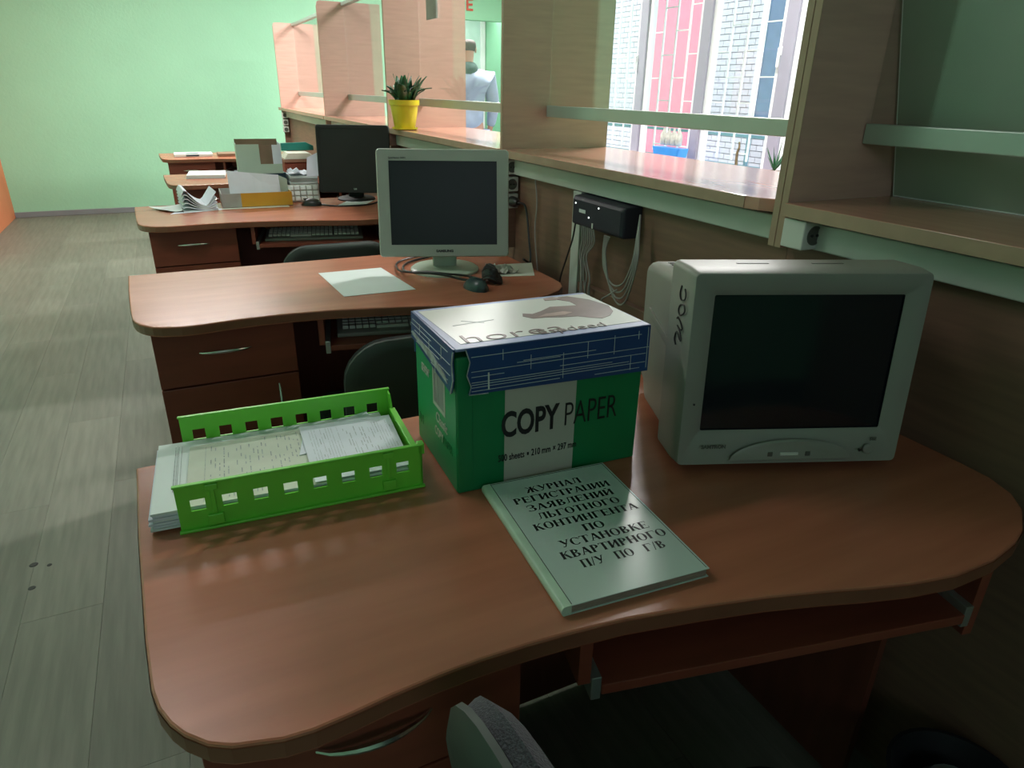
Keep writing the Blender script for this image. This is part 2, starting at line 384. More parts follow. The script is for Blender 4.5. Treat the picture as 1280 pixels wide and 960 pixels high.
# ------------------------------------------------------------------ service counter, bay by bay
SX0, SX1, SZ = 1.086, 1.542, 1.119
def divider(y, parent, top=1.855, x1=None, th=.016, low=True):
    x1 = x1 or SX1
    d = obj('divider_panel', MB().prism([(1.098, SZ-.09), (x1, SZ-.09), (x1, top), (1.121, top), (1.104, top-.006), (1.098, top-.03)], y, y+th, 'y'), M['beech'], parent)
    obj('edge_band', MB().box(1.0965, 1.0978, y, y+th, SZ-.09, top-.03), M['band'], d)
    return d
def bay(y0, y1, label, far_over=0, near=False, x1=SX1, top=1.855, toprail=True, round_near=False):
    t = thing('service_counter', label, 'counter', (0, 0, 0), group='service counter bays')
    # shelf (front corners rounded)
    poly = [(x1, y0), (x1, y1), (SX0+.0, y1)]
    if round_near: poly += [(SX0, y0+.07), (SX0+.006, y0+.035), (SX0+.022, y0+.010), (SX0+.045, y0)]
    else: poly += [(SX0, y0)]
    sh = obj('shelf', MB().prism(poly, SZ-.026, SZ), M['shelf'], t, bev=.0015)
    obj('edge_band', MB().box(SX0-.0016, SX0-.0002, y0+(.07 if round_near else 0), y1, SZ-.025, SZ-.001), M['band'], sh)
    obj('glass_pane', MB().box(1.282, 1.287, y0+.002, y1-.002, SZ+.13 if not near else SZ+.13, top+.12 if near else top), G_COUNTER, t)
    obj('glass_rail', MB().box(1.272, 1.297, y0, y1, SZ+.108, SZ+.146), M['alu'], t, bev=.002)
    if toprail: obj('top_rail', MB().box(1.265, 1.302, y0, y1, top-.025, top-.002), M['alu'], t, bev=.002)
    obj('back_board', MB().box(1.158, 1.174, y0, y1+(.036 if near else .019), 0, SZ-.027), M['board'], t)
    obj('support_rail', MB().box(1.132, 1.157, y0+.012, y1-.004, 1.032, 1.083), M['duct'], t, bev=.003)
    return t
b0 = bay(-1.6, .994, 'nearest counter bay with green wall behind, right of the large tube monitor', near=True, top=2.0, toprail=False)
divider(.9955, b0, top=2.0)
b1 = bay(1.031, 2.328, 'counter bay in front of the barred window with dark switch box below', round_near=True, top=2.0, toprail=False)
divider(1.0135, b1, top=2.0); divider(2.330, b1, top=2.0)
b2 = bay(2.348, 3.750, 'counter bay holding the yellow flower pot', top=2.0, toprail=False)
divider(3.752, b2, top=1.90)
b3 = bay(3.770, 5.350, 'counter bay between the flower pot bay and the farthest bay')
divider(5.352, b3)
b4 = bay(5.370, 7.395, 'farthest counter bay ending before the green wall')
divider(7.397, b4)
obj('shelf_end', MB().prism([(1.086, 7.414), (1.40, 7.414), (1.40, 7.57), (1.086, 7.52)], SZ-.026, SZ), M['shelf'], b4)
for p, y in ((b1, 2.330), (b2, 3.752), (b3, 5.352), (b4, 7.397)):
    obj('lower_panel', MB().box(1.085 if p is b1 else 1.105, 1.157, y, y+.016, .76 if p is b1 else .02, SZ-.091), M['board'], p)
lb = thing('leaning_board', 'grey green board leaning against the glass of the nearest counter bay', 'board', (1.397, 0, SZ+.0005))
obj('panel', MB().prism([(0, 0), (.008, 0), (-.1005, .381), (-.1085, .381)], -1.0, .986, 'y'), M['leanboard'], lb)
obj('light_gap_strip', MB().prism([(.0, 0), (.008, 0), (-.1005, .381), (-.1085, .381)], .9862, .9885, 'y').box(-.0035, -.0005, -1.0, .986, 0, .002), M['window_white'], lb, label='white strip for the light in the gap')  # white strip painted in for light coming through the gap
obj('glass_notice', MB().box(1.272, 1.2805, 3.46, 3.60, 1.625, 1.80), M['grey_card'], b2, label='grey notice card on the glass')
# the counters' cable ducts
tag(obj('cable_duct', MB().box(1.130, 1.156, 1.826, 1.874, .45, 1.030), M['duct'], None, bev=.002), 'pale vertical plastic cable duct beside the dark switch box', 'duct')
tag(obj('cable_duct', MB().box(1.133, 1.156, 1.15, 1.824, .722, .752), M['board'], None, bev=.002), 'brown horizontal cable duct low on the counter board behind the copy paper box', 'duct')

# sockets
def socket(name, loc, rz, label, w_=.052, h_=.052, d_=.03, group=None, mm=None):
    t = thing(name, label, 'socket', loc, rz, group)
    obj('housing', MB().box(-w_/2, w_/2, -d_, 0, -h_/2, h_/2), mm or M['white_plastic'], t, bev=.003)
    obj('recess', MB().lathe([(.019, 0), (.019, .002), (.0165, .002), (.016, .0005), (.001, .0005)], 0, 0, 20, mx=Matrix.Translation((0, -d_-.0001, 0)) @ Matrix.Rotation(PI/2, 4, 'X')), M['crt_dark'], t)
    for s_ in (-1, 1): obj('contact_hole', MB().lathe([(.003, 0), (.003, .002)], s_*.007, 0, 8, mx=Matrix.Translation((0, -d_-.0008, 0)) @ Matrix.Rotation(PI/2, 4, 'X')), M['ink'], t)
    return t
socket('wall_socket', (1.125, 2.330, 1.058), 0, 'top white socket of the three beside the flat monitor', group='sockets beside the flat monitor')
socket('wall_socket', (1.125, 2.330, .998), 0, 'middle white socket of the three beside the flat monitor', group='sockets beside the flat monitor')
socket('wall_socket', (1.125, 2.330, .938), 0, 'bottom white socket with black plug beside the flat monitor', group='sockets beside the flat monitor')
for i, (z, nm) in enumerate(((1.05, 'top'), (.985, 'middle'), (.92, 'bottom'))):
    socket('wall_socket', (1.118, 7.396, z), 0, nm+' pale socket in the far column under the last counter end', group='sockets at the far counter end')
socket('wall_socket', (1.122, .995, 1.062), 0, 'single white socket box above the large tube monitor', d_=.055, w_=.058, h_=.056)
pg = thing('black_plug', 'black mains plug with cable in the bottom socket beside the flat monitor', 'plug', (1.125, 2.298, .938))
obj('body', MB().lathe([(.012, 0), (.019, .006), (.018, .03), (.008, .045)], 0, 0, 16, mx=Matrix.Rotation(PI/2, 4, 'X')), M['black'], pg, sm=True)
obj('cord', MB().tube(smooth([(0, -.04, 0), (.02, -.06, -.005), (.022, -.08, -.04), (.022, -.10, -.12), (.02, -.12, -.20), (-.02, -.14, -.183)]), .004), M['black'], pg, sm=True)
# thin cable running down the partition
tag(obj('thin_cable', MB().tube(smooth([(1.146, 2.16, 1.03), (1.150, 2.15, .95), (1.148, 2.155, .86), (1.150, 2.14, .76), (1.150, 2.10, .60)]), .0025), M['cable_grey'], None, sm=True),
    'thin grey cable hanging straight down the brown board right of the sockets', 'cable')

# switch box with cables
sw = thing('network_switch', 'dark wall mounted network switch box with tiny white lights under counter', 'network switch', (1.157, 1.69, .985))
obj('case', MB().loft([[(0, -.145, -.045), (0, .130, -.045), (0, .130, .045), (0, -.145, .045)],
                       [(-.055, -.140, -.045), (-.055, .130, -.045), (-.055, .130, .040), (-.055, -.140, .040)],
                       [(-.062, -.130, -.038), (-.062, .125, -.040), (-.062, .125, .030), (-.062, -.130, .030)]]), M['router'], sw, bev=.006)
for y, z in ((.107, .020), (-.02, .022), (.03, -.012)): obj('status_light', MB().box(-.0635, -.062, y-.002, y+.002, z-.002, z+.002), M['led'], sw)
obj('sticker', MB().box(-.0632, -.0622, .05, .085, -.004, .006), M['paper'], sw)
obj('port_tab', MB().box(-.0632, -.062, .005, .012, -.040, -.025), M['white_plastic'], sw)
cb = thing('network_cables', 'bundle of grey network cables hanging from the left of the switch box', 'cable', (1.10, 1.74, .94))
for i in range(7):
    y0 = -.01+.011*i; e = random.uniform(-.02, .03)
    obj('cable', MB().tube(smooth([(.0, y0-.03, .002), (.006, y0-.03, -.04), (.014+.003*(i % 2), y0*.6+.015, -.09), (.016, y0*.9+e, -.15), (.018, y0*.9+e*.5, -.185), (.022, y0*.8, -.24)]), .0026, 6), M['cable_grey'], cb, sm=True)
obj('dark_cable', MB().tube(smooth([(.0, .062, .002), (.0, .075, -.05), (.005, .115, -.12), (.012, .16, -.20), (.02, .17, -.26)]), .0028, 6), M['black'], cb, sm=True, label='thin black cable')
c2 = thing('looped_cables', 'loose loops of grey cable hanging right of the switch box', 'cable', (1.088, 1.60, .938))
for i in range(4):
    d = .007*i; s_ = 1+.12*i
    obj('cable', MB().tube(smooth([(.0, .02-.008*i, .002), (.004, .028-.004*i, -.05), (.008, .02-.01*i, -.10*s_), (.010, -.025-.01*i, -.132*s_), (.014, -.07-d, -.115*s_), (.018, -.098-d, -.05), (.030, -.092-d*.4, .02), (.036, -.090, .075)]), .0026, 6), M['cable_grey'], c2, sm=True)
obj('cable', MB().tube(smooth([(.008, -.05, -.14), (.010, -.01, -.165), (.012, .03, -.19), (.014, .03, -.20)]), .0026, 6), M['cable_grey'], c2, sm=True)

# ------------------------------------------------------------------ desks
OUT = [(-.121, 1.101), (-.115, .90), (-.105, .689), (-.099, .611), (-.093, .583), (-.083, .559), (-.071, .54), (-.052, .52), (-.032, .508), (.013, .495), (.042, .493), (.079, .496), (.119, .501),
       (.173, .505), (.22, .506), (.274, .504), (.325, .500), (.399, .491), (.499, .470), (.58, .450), (.651, .428), (.71, .408), (.767, .391), (.837, .377), (.912, .376), (.98, .387), (1.02, .40),
       (1.075, .432), (1.106, .465), (1.124, .51), (1.128, .56), (1.129, .665), (1.129, 1.06), (1.118, 1.09), (1.095, 1.101)]
DZ, DT = .75, .027
def bow(x0, x1, z, y, vertical=False):
    pts = []
    for k in range(11):
        t = k/10; pts.append((x0+(x1-x0)*t, y-.022*math.sin(PI*t)**.7, z+.004*math.sin(PI*t)) if not vertical else (z, y-.022*math.sin(PI*t)**.7, x0+(x1-x0)*t))
    return MB().tube(pts, [.0025+.003*math.sin(PI*k/10) for k in range(11)], 8)
def desk(label, dx, dy, sx=1.0):
    t = thing('office_desk', label, 'desk', (dx, dy, 0), group='curved cherry office desks')
    X = lambda x: -.121+(x+.121)*sx
    poly = [(X(x), y) for x, y in OUT]
    tp = obj('tabletop', MB().prism(poly, DZ-DT, DZ), M['desk'], t, bev=.003)
    eb = [(X(x), y) for x, y in OUT]
    cx, cy = X(.5), .8
    band = MB()
    n = len(eb)
    # edge band: thin strip hugging the outline
    nr = []
    for i in range(n):
        a = Vector(eb[i-1]); b = Vector(eb[(i+1) % n]); d = (b-a).normalized(); nn = Vector((d.y, -d.x))
        c = Vector(eb[i])
        nr.append(c+nn*.0008 if (c+nn*.001-Vector((cx, cy))).length > (c-Vector((cx, cy))).length or 13 < i < 24 else c-nn*.0008)
    rings = [[(p[0], p[1], z) for p in nr] for z in (DZ-DT+.004, DZ-.004)]
    band.loft(rings, False)
    obj('edge_band', band, M['desk_edge'], tp)
    # pedestal
    x0, x1, yf, yb = -.062, .292, .548, 1.05
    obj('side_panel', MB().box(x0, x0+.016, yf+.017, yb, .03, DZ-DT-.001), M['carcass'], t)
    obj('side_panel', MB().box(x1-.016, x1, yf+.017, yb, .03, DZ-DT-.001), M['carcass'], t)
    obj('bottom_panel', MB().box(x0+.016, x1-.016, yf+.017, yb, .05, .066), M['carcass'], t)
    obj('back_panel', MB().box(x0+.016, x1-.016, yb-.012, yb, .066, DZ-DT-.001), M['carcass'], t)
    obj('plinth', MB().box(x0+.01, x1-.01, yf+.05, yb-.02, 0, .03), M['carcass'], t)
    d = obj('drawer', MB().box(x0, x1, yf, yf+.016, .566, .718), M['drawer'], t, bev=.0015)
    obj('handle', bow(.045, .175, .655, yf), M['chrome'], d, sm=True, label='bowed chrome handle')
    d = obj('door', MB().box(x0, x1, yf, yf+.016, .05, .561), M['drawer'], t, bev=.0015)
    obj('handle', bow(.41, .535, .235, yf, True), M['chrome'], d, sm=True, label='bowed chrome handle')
    # keyboard tray on slides
    kk = dict(loc=(.352, .512, 0), rot=(0, 0, R(-12)))
    kw = .56*sx
    obj('tray_hanger', MB().box(0, .016, .0, .40, .645, DZ-DT-.001), M['drawer'], t, **kk)
    obj('tray_hanger', MB().box(kw+.030, kw+.046, .0, .40, .600, DZ-DT-.001), M['drawer'], t, **kk)
    kt = obj('keyboard_tray', MB().box(.030, kw+.016, -.006, .38, .628, .644), M['drawer'], t, bev=.0015, **kk)
    for a, b in ((.0165, .0295), (kw+.0165, kw+.0295)):
        obj('slide_rail', MB().box(a, b, -.004, .36, .620, .656), M['steel'], kt, bev=.001)
    # right support and back apron, lowered to block light under the desk
    obj('end_panel', MB().box(X(1.055), X(1.055)+.018, .56, 1.02, 0, DZ-DT-.001), M['carcass'], t)
    obj('apron_panel', MB().box(x1+.001, X(1.053), 1.0, 1.016, .02, DZ-DT-.001), M['carcass'], t)
    return t
desk('nearest cherry desk carrying the green tray and copy paper box', 0, 0)
desk('second cherry desk carrying the grey flat monitor and one white sheet', -.045, 1.33)
desk('third cherry desk crowded with papers and a black monitor', -.055, 2.79)
desk('fourth cherry desk, behind the paper crowded one, with white paper stack', .09, 4.17, .93)
desk('farthest cherry desk close to the green wall', .075, 5.86, .93)

# keyboards
def keyboard(label, loc, rz=0):
    t = thing('keyboard', label, 'keyboard', loc, rz, 'beige keyboards on the trays')
    obj('case', MB().prism([(-.085, 0), (.085, 0), (.085, .028), (.05, .026), (-.085, .012)], -.225, .225, 'x'), M['crt'], t, bev=.003)
    ks = MB()
    for r_ in range(6):
        y = -.062+r_*.021+(.01 if r_ == 5 else 0); z = .0155+(y+.085)*.085+.004
        for c_ in range(21):
            if r_ == 0 and 4 < c_ < 10: continue
            if c_ in (15, 19) and r_ == 4: continue
            x = -.208+c_*.0196+(.005 if c_ > 14 else 0)
            ks.box(x, x+.016, y, y+.016, z-.004, z+.006)
    ks.box(-.208+5*.0196, -.208+10*.0196-.004, -.062, -.046, .015, .024)
    o = obj('keys', ks, M['white_plastic'], t); o['kind'] = 'stuff'
    return t
keyboard('beige keyboard in the tray of the second desk', (.605, 1.925, .644), R(-12))
keyboard('beige keyboard in the tray of the paper crowded third desk', (.595, 3.385, .644), R(-12))
keyboard('beige keyboard tucked deep in the tray of the nearest desk', (.665, .675, .644), R(-12))
tag(obj('white_cable', MB().tube(smooth([(.86, .50, .6475), (.84, .478, .6475), (.80, .475, .6475), (.76, .50, .6475), (.74, .54, .6475)]), .003), M['duct'], None, sm=True),
    'short white cable curled on the keyboard tray of the nearest desk', 'cable')

# ------------------------------------------------------------------ large tube monitor
ct = thing('tube_monitor', 'large beige tube monitor with black pen writing on its side', 'monitor', (.8277, .6615, .75), -.3789)
TL_ = -.0671
W2, H = .183, .311
def ring(w0, w1, z0, z1, y, r=.012, n=3): return [(a, y, b) for a, b in rrect(w0, w1, z0, z1, r, n)]
hw = .146; s0, s1 = .061, .276
def sagged(pts, amt):      # bottom lip of the bezel bulges down and forward
    out = []
    for x, y, z in pts:
        if z < .04: out.append((x, y-amt*(1-(x/W2)**2), z-.0*amt))
        else: out.append((x, y-amt*.25*(1-(x/W2)**2), z))
    return out
front = [sagged(ring(-W2-.004, W2+.004, .0, H+.004, .095, .010), 0),
         sagged(ring(-W2-.003, W2+.003, -.001, H+.004, .030, .010), 0),
         sagged(ring(-W2, W2, .002, H, .002, .008), .012),
         sagged(ring(-W2+.0015, W2-.0015, .003, H-.0015, -.0005, .007), .012),
         sagged(ring(-hw-.014, hw+.014, s0-.012, s1+.012, .0, .004), .002),
         ring(-hw-.002, hw+.002, s0-.002, s1+.001, .007, .003)]
cz = .015
housing = obj('front_bezel', MB().loft(front, False), M['crt'], ct, loc=(0, 0, cz), rot=(TL_, 0, 0), sm=True)
obj('rear_housing', MB().loft([ring(-W2-.001, W2+.001, .004, H+.001, .094, .016), ring(-W2+.004, W2-.004, .008, H-.002, .108, .016), ring(-W2+.006, W2-.006, .012, H-.022, .112, .02),
      ring(-W2+.008, W2-.008, .016, H-.026, .24, .02), ring(-.162, .162, .028, H-.034, .30, .02), ring(-.155, .155, .035, H-.042, .355, .02)]), M['crt'], ct, loc=(0, 0, cz), rot=(TL_, 0, 0), sm=True)
sc = []
nx, nz = 12, 10; vs = []; fs = []
for i in range(nx+1):
    for j in range(nz+1):
        u = -1+2*i/nx; v = -1+2*j/nz
        vs.append((u*(hw+.004), .0105-.004*(1-u*u)*(1-v*v)-.001*(1-u*u), (s0+s1)/2+v*((s1-s0)/2+.004)))
for i in range(nx):
    for j in range(nz): a = i*(nz+1)+j; fs.append((a, a+nz+1, a+nz+2, a+1))
obj('screen', MB().add(vs, fs), M['screen'], ct, loc=(0, 0, cz), rot=(TL_, 0, 0), sm=True)
hr = dict(loc=(0, 0, cz), rot=(TL_, 0, 0))
fy = -.013
obj('power_button', MB().lathe([(.0085, 0), (.0085, .003), (.0065, .004), (.001, .004)], 0, 0, 20, mx=Matrix.Translation((.128, fy+.006, .028)) @ Matrix.Rotation(PI/2, 4, 'X')), M['crt'], ct, **hr)
obj('power_light', MB().lathe([(.0022, 0), (.0022, .003)], 0, 0, 8, mx=Matrix.Translation((.113, fy+.005, .027)) @ Matrix.Rotation(PI/2, 4, 'X')), M['ink'], ct, **hr)
obj('menu_button', MB().box(-.020, .010, fy-.001, fy+.004, .0215, .0265), M['white_plastic'], ct, bev=.001, **hr)
for x in (-.036, .026): obj('menu_button', MB().box(x-.004, x+.004, fy-.0005, fy+.004, .020, .028), M['crt_dark'], ct, bev=.001, **hr)
rs = obj('control_relief', MB().loft([[(.10*math.cos(a), fy+.0035, .012+.036*math.sin(a)) for a in [PI*k/16 for k in range(17)]], [(.09*math.cos(a), fy+.0008, .014+.031*math.sin(a)) for a in [PI*k/16 for k in range(17)]]]), M['crt'], ct, sm=True, **hr)
def on_housing(o): o.parent = housing; return o
text('SAMTRON', .0085, M['crt_dark'], housing, (-.148, -.0075, .036), FRONT, align='LEFT', bold=.0003)
text('56E', .0075, M['crt_dark'], housing, (.135, -.006, .044), FRONT, bold=.0003)
obj('small_hole', MB().box(-.166, -.1635, -.0024, -.0005, .105, .1075), M['ink'], housing)
# pen writing running up the left side of the bezel (МОС)
def pen(pts): return MB().tube([(-W2-.0048, a-.020, b+.012) for a, b in [(p.x, p.y) for p in smooth([Vector((q[0], q[1], 0)) for q in pts], 6)]], .0012, 5)
pw_ = MB()
for st in ([(.066, .178), (.073, .186), (.066, .199), (.050, .190), (.044, .192), (.054, .203), (.066, .209), (.052, .206), (.042, .209), (.052, .217), (.066, .222), (.070, .219)],
           [(.044, .232), (.060, .227), (.067, .234), (.060, .243), (.044, .245), (.038, .238), (.044, .232)],
           [(.046, .270), (.040, .262), (.044, .254), (.060, .251), (.067, .260), (.062, .272)]):
    q = pen(st); pw_.add(q.v, q.f)
obj('pen_writing', pw_, M['ink'], housing)
for k in range(9):
    z = H-.021
    obj('vent_slot', MB().box(-.158+k*.0, -.06, .125+k*.011, .129+k*.011, z-.001, z+.0004), M['crt_dark'], ct, **hr)
obj('side_ledge', MB().prism([(.112, .165), (.112, .180), (.24, .205), (.24, .19)], -W2+.0035, -W2+.0085, 'x'), M['crt'], ct, bev=.001, **hr)
obj('top_groove', MB().box(-.10, -.05, .055, .060, H+.003, H+.0046).box(.02, .07, .055, .060, H+.003, H+.0046), M['crt_dark'], ct, **hr)
obj('swivel_base', MB().lathe([(.115, 0), (.118, .006), (.105, .014), (.085, .026)], 0, .20, 28), M['crt'], ct, sm=True)
obj('foot', MB().lathe([(.09, .010), (.10, .036)], 0, .20, 28), M['crt_dark'], ct, sm=True)

# ------------------------------------------------------------------ flat monitors
def flat(name, label, loc, rz, Wd, Ht, tilt, zb, off, mcase, mscr, mbase, sw_, sh_, sb, rb, logo, brand=None, mlogo=None):
    t = thing(name, label, 'monitor', loc, rz)
    hk = dict(loc=(off[0], off[1], zb), rot=(-tilt, 0, 0))
    a = sb; b = sb+sh_
    h = obj('housing', MB().loft([ring(-Wd/2+.03, Wd/2-.03, .04, Ht-.04, .055, .02), ring(-Wd/2+.01, Wd/2-.01, .012, Ht-.012, .032, .012), ring(-Wd/2, Wd/2, 0, Ht, .020, .012), ring(-Wd/2, Wd/2, 0, Ht, .004, .012), ring(-Wd/2+.003, Wd/2-.003, .003, Ht-.003, 0, .010),
        ring(-sw_/2, sw_/2, a, b, .0, .001), ring(-sw_/2, sw_/2, a, b, .004, .001)], False), mcase, t, sm=True, **hk)
    obj('rear_cover', MB().box(-Wd/2+.03, Wd/2-.03, .053, .058, .04, Ht-.04), mcase, h)
    obj('screen', MB().box(-sw_/2-.002, sw_/2+.002, .003, .006, a-.002, b+.002), mscr, h)
    text(logo, .0105, mlogo or M['ink'], h, (0, -.0004, a*.48), FRONT, bold=.0006, sx=1.15)
    if brand: text(brand, .0075, M['ink'], h, (-sw_/2, -.0004, b+.008), FRONT, align='LEFT')
    obj('neck', MB().box(-.04, .04, -.012, .012, .008, zb+.10), mbase, t, bev=.006)
    obj('stand_base', MB().lathe([(rb, 0), (rb, .006), (rb*.93, .012), (.04, .016), (.001, .016)], 0, 0, 36), mbase, t, sm=True)
    return t
flat('flat_monitor', 'grey flat monitor on round base on the second desk', (.795, 2.135, .75), -.3486, .4175, .3337, .1645, .0618, (.0011, -.0798), M['lcd_case'], M['lcd_screen'], M['lcd_base'], .341, .2595, .0383, .115, 'SAMSUNG', 'SyncMaster 940N')
flat('flat_monitor', 'black flat monitor on the paper crowded third desk', (.91, 3.80, .75), -.374, .377, .34, .1, .047, (.0115, -.105), M['black_matte'], M['black_matte'], M['black_matte'], .345, .28, .042, .10, 'LG', mlogo=M['steel'])

# ------------------------------------------------------------------ mouse, cables, sheets on the second desk
def smouse(name, label, loc, rz, m):
    t = thing(name, label, 'mouse', loc, rz)
    rg = []
    for k in range(9):
        u = -1+2*k/8; y = .052*u; wv = .030*math.sqrt(max(.02, 1-abs(u)**2.6)); hv = .036*math.sqrt(max(.02, 1-abs(u*1.0+.1)**2.2 if abs(u+.1) < 1 else .02))
        rg.append([(wv*math.cos(a)*(1 if math.sin(a) > 0 else 1), y, max(0, hv*math.sin(a))) for a in [PI*j/10 for j in range(11)]])
    obj('body', MB().loft(rg), m, t, sm=True)
    obj('button_seam', MB().box(-.0006, .0006, .012, .040, .028, .0335), M['ink'], t)
    obj('scroll_wheel', MB().lathe([(.006, -.002), (.008, 0), (.006, .002)], 0, 0, 12, mx=Matrix.Translation((0, .028, .027)) @ Matrix.Rotation(PI/2, 4, 'Y')), M['ink'], t)
    return t
smouse('computer_mouse', 'dark teal computer mouse in front of the flat monitor', (.797, 1.872, .75), R(10), M['mouse'])
cm = thing('mouse_cable', 'black cable trailing from the teal mouse below the flat monitor', 'cable', (.8, 1.95, .754))
obj('cord', MB().tube(smooth([(-.01, -.03, .012), (-.03, -.0, .012), (-.06, .03, .018), (-.10, .065, .020), (-.14, .12, .014), (-.145, .20, .004), (-.10, .30, .002), (.02, .37, .002)]), .004, 7), M['black'], cm, sm=True)
obj('cord', MB().tube(smooth([(.05, -.02, .004), (-.0, .02, .014), (-.05, .045, .018), (-.10, .085, .020), (-.155, .14, .012), (-.16, .22, .004), (-.12, .33, .002), (.0, .40, .002)]), .0035, 7), M['black'], cm, sm=True)
cc = thing('cable_coil', 'bundled black cable coil lying right of the teal mouse', 'cable', (.872, 1.925, .752))
for i in range(6):
    a0 = i*.5; pts = [((.028-.002*i)*math.cos(t*2*PI/12+a0), .032*math.sin(t*2*PI/12+a0)+.004*i-.01, .012+.008*i*.6+.010*math.sin(t*2*PI/6+i)) for t in range(13)]
    obj('loop', MB().tube(smooth(pts, 3), .0055, 6), M['black'], cc, sm=True)
obj('cable_tie', MB().box(-.008, .008, -.04, .03, .0, .05), M['black'], cc, bev=.006)
def sheet(name, label, cat, pts, z, m, th=.0006, group=None, curl=0):
    cx = sum(p[0] for p in pts)/4; cy = sum(p[1] for p in pts)/4
    n = 8; vs = []; P = [Vector((p[0]-cx, p[1]-cy)) for p in pts]
    for lay in (0, 1):
        for i in range(n+1):
            for j in range(n+1):
                u, v = i/n, j/n; q = P[0]*(1-u)*(1-v)+P[1]*u*(1-v)+P[2]*u*v+P[3]*(1-u)*v
                zz = lay*th+curl*((2*u-1)**2*.5+(2*v-1)**2*.3)*random.uniform(.98, 1.02)
                vs.append((q.x, q.y, zz))
    fs = []; N = (n+1)**2
    for i in range(n):
        for j in range(n):
            a = i*(n+1)+j; fs.append((a, a+n+1, a+n+2, a+1)); fs.append((N+a, N+a+1, N+a+n+2, N+a+n+1))
    edge = [i*(n+1) for i in range(n+1)]+[n*(n+1)+j for j in range(1, n+1)]+[i*(n+1)+n for i in range(n-1, -1, -1)]+[j for j in range(n-1, 0, -1)]
    for k in range(len(edge)): a, b = edge[k], edge[(k+1) % len(edge)]; fs.append((a, b, N+b, N+a))
    return tag(obj(name, MB().add(vs, fs), m, None, loc=(cx, cy, z)), label, cat, group)
sheet('paper_sheet', 'single blank white sheet on the second desk left of the flat monitor', 'paper', [(.406, 1.935), (.624, 1.932), (.601, 2.235), (.392, 2.238)], .7505, M['paper'], .0008)
# crumpled clear film with a note on the right end of the second desk
def crumple(name, label, cat, pts, z, m, amp, n=10, th=.001, seed=1):
    rr = random.Random(seed); cx = sum(p[0] for p in pts)/4; cy = sum(p[1] for p in pts)/4
    P = [Vector((p[0]-cx, p[1]-cy)) for p in pts]; vs = []
    hs = {}
    for lay in (0, 1):
        for i in range(n+1):
            for j in range(n+1):
                u, v = i/n, j/n; q = P[0]*(1-u)*(1-v)+P[1]*u*(1-v)+P[2]*u*v+P[3]*(1-u)*v
                if (i, j) not in hs: hs[i, j] = rr.random()**2*amp
                vs.append((q.x, q.y, hs[i, j]+lay*th))
    fs = []; N = (n+1)**2
    for i in range(n):
        for j in range(n):
            a = i*(n+1)+j; fs.append((a, a+n+1, a+n+2, a+1)); fs.append((N+a, N+a+1, N+a+n+2, N+a+n+1))
    return tag(obj(name, MB().add(vs, fs), m, None, loc=(cx, cy, z)), label, cat)
crumple('crumpled_wrapper', 'crumpled white plastic wrapper beside the black cable coil', 'wrapper', [(.905, 1.995), (1.005, 1.99), (1.01, 2.10), (.93, 2.10)], .7515, M['clear'], .016, seed=3)
sheet('paper_note', 'small white paper at the right end of the second desk', 'paper', [(.93, 1.975), (1.04, 1.945), (1.115, 2.11), (.99, 2.13)], .7503, M['paper_c'], .0007)

# ------------------------------------------------------------------ copy paper box with blue lid
bx = thing('copy_paper_box', 'green copy paper box with torn blue lid on the nearest desk', 'box', (.318, .818, .75), R(-2.5))
BW, BD, BH = .312, .207, .221
obj('carton', MB().box(0, BW, 0, BD, 0, BH), M['box_green'], bx, bev=.003)
obj('lit_side_face', MB().box(-.0006, .0, .003, BD-.003, .003, BH-.003), M['box_green_lit'], bx)  # lit tone laid over the left side of the carton
obj('white_band', MB().box(.075, .194, -.0007, 0, .003, BH-.005), M['box_white'], bx)
obj('flap_fold', MB().box(.024, .025, -.0008, 0, .02, .165).box(.024, .30, -.0008, 0, .1645, .1655), M['box_green'], bx)
text('COPY', .058, M['ink'], bx, (.1165, -.0014, .102), (PI/2, 0, 0), bold=.0016, sx=.62)
text('PAPER', .058, M['ink'], bx, (.222, -.0014, .102), (PI/2, 0, 0), bold=-.0006, sx=.60)
text('500 sheets ▪ 210 mm × 297 mm', .0165, M['ink'], bx, (.132, -.0014, .048), (PI/2, 0, 0), bold=.0001, sx=.62)
text('SEVEN°', .019, M['box_white'], bx, (-.0012, .150, .146), LEFT, bold=.0005, sx=.72)
text('Classic', .024, M['box_white'], bx, (-.0012, .070, .088), LEFT, bold=.0003, sx=.85)
text('COPY', .021, M['box_white'], bx, (-.0012, .085, .062), LEFT, bold=.0005, sx=.75)
text('PAPER', .021, M['box_green'], bx, (-.0012, .042, .062), LEFT, sx=.75)
text('A4', .022, M['box_green'], bx, (-.0012, .185, .045), LEFT, bold=.0006)
obj('barcode_label', MB().box(-.0012, -.0004, .052, .112, .105, .17), M['box_white'], bx)
br = MB(); y = .058
rr = random.Random(5)
while y < .106:
    w_ = rr.choice((.001, .0015, .0026)); br.box(-.0018, -.0011, y, y+w_, .112, .166); y += w_+rr.choice((.0012, .002))
obj('barcode_bars', br, M['grey_card'], bx)
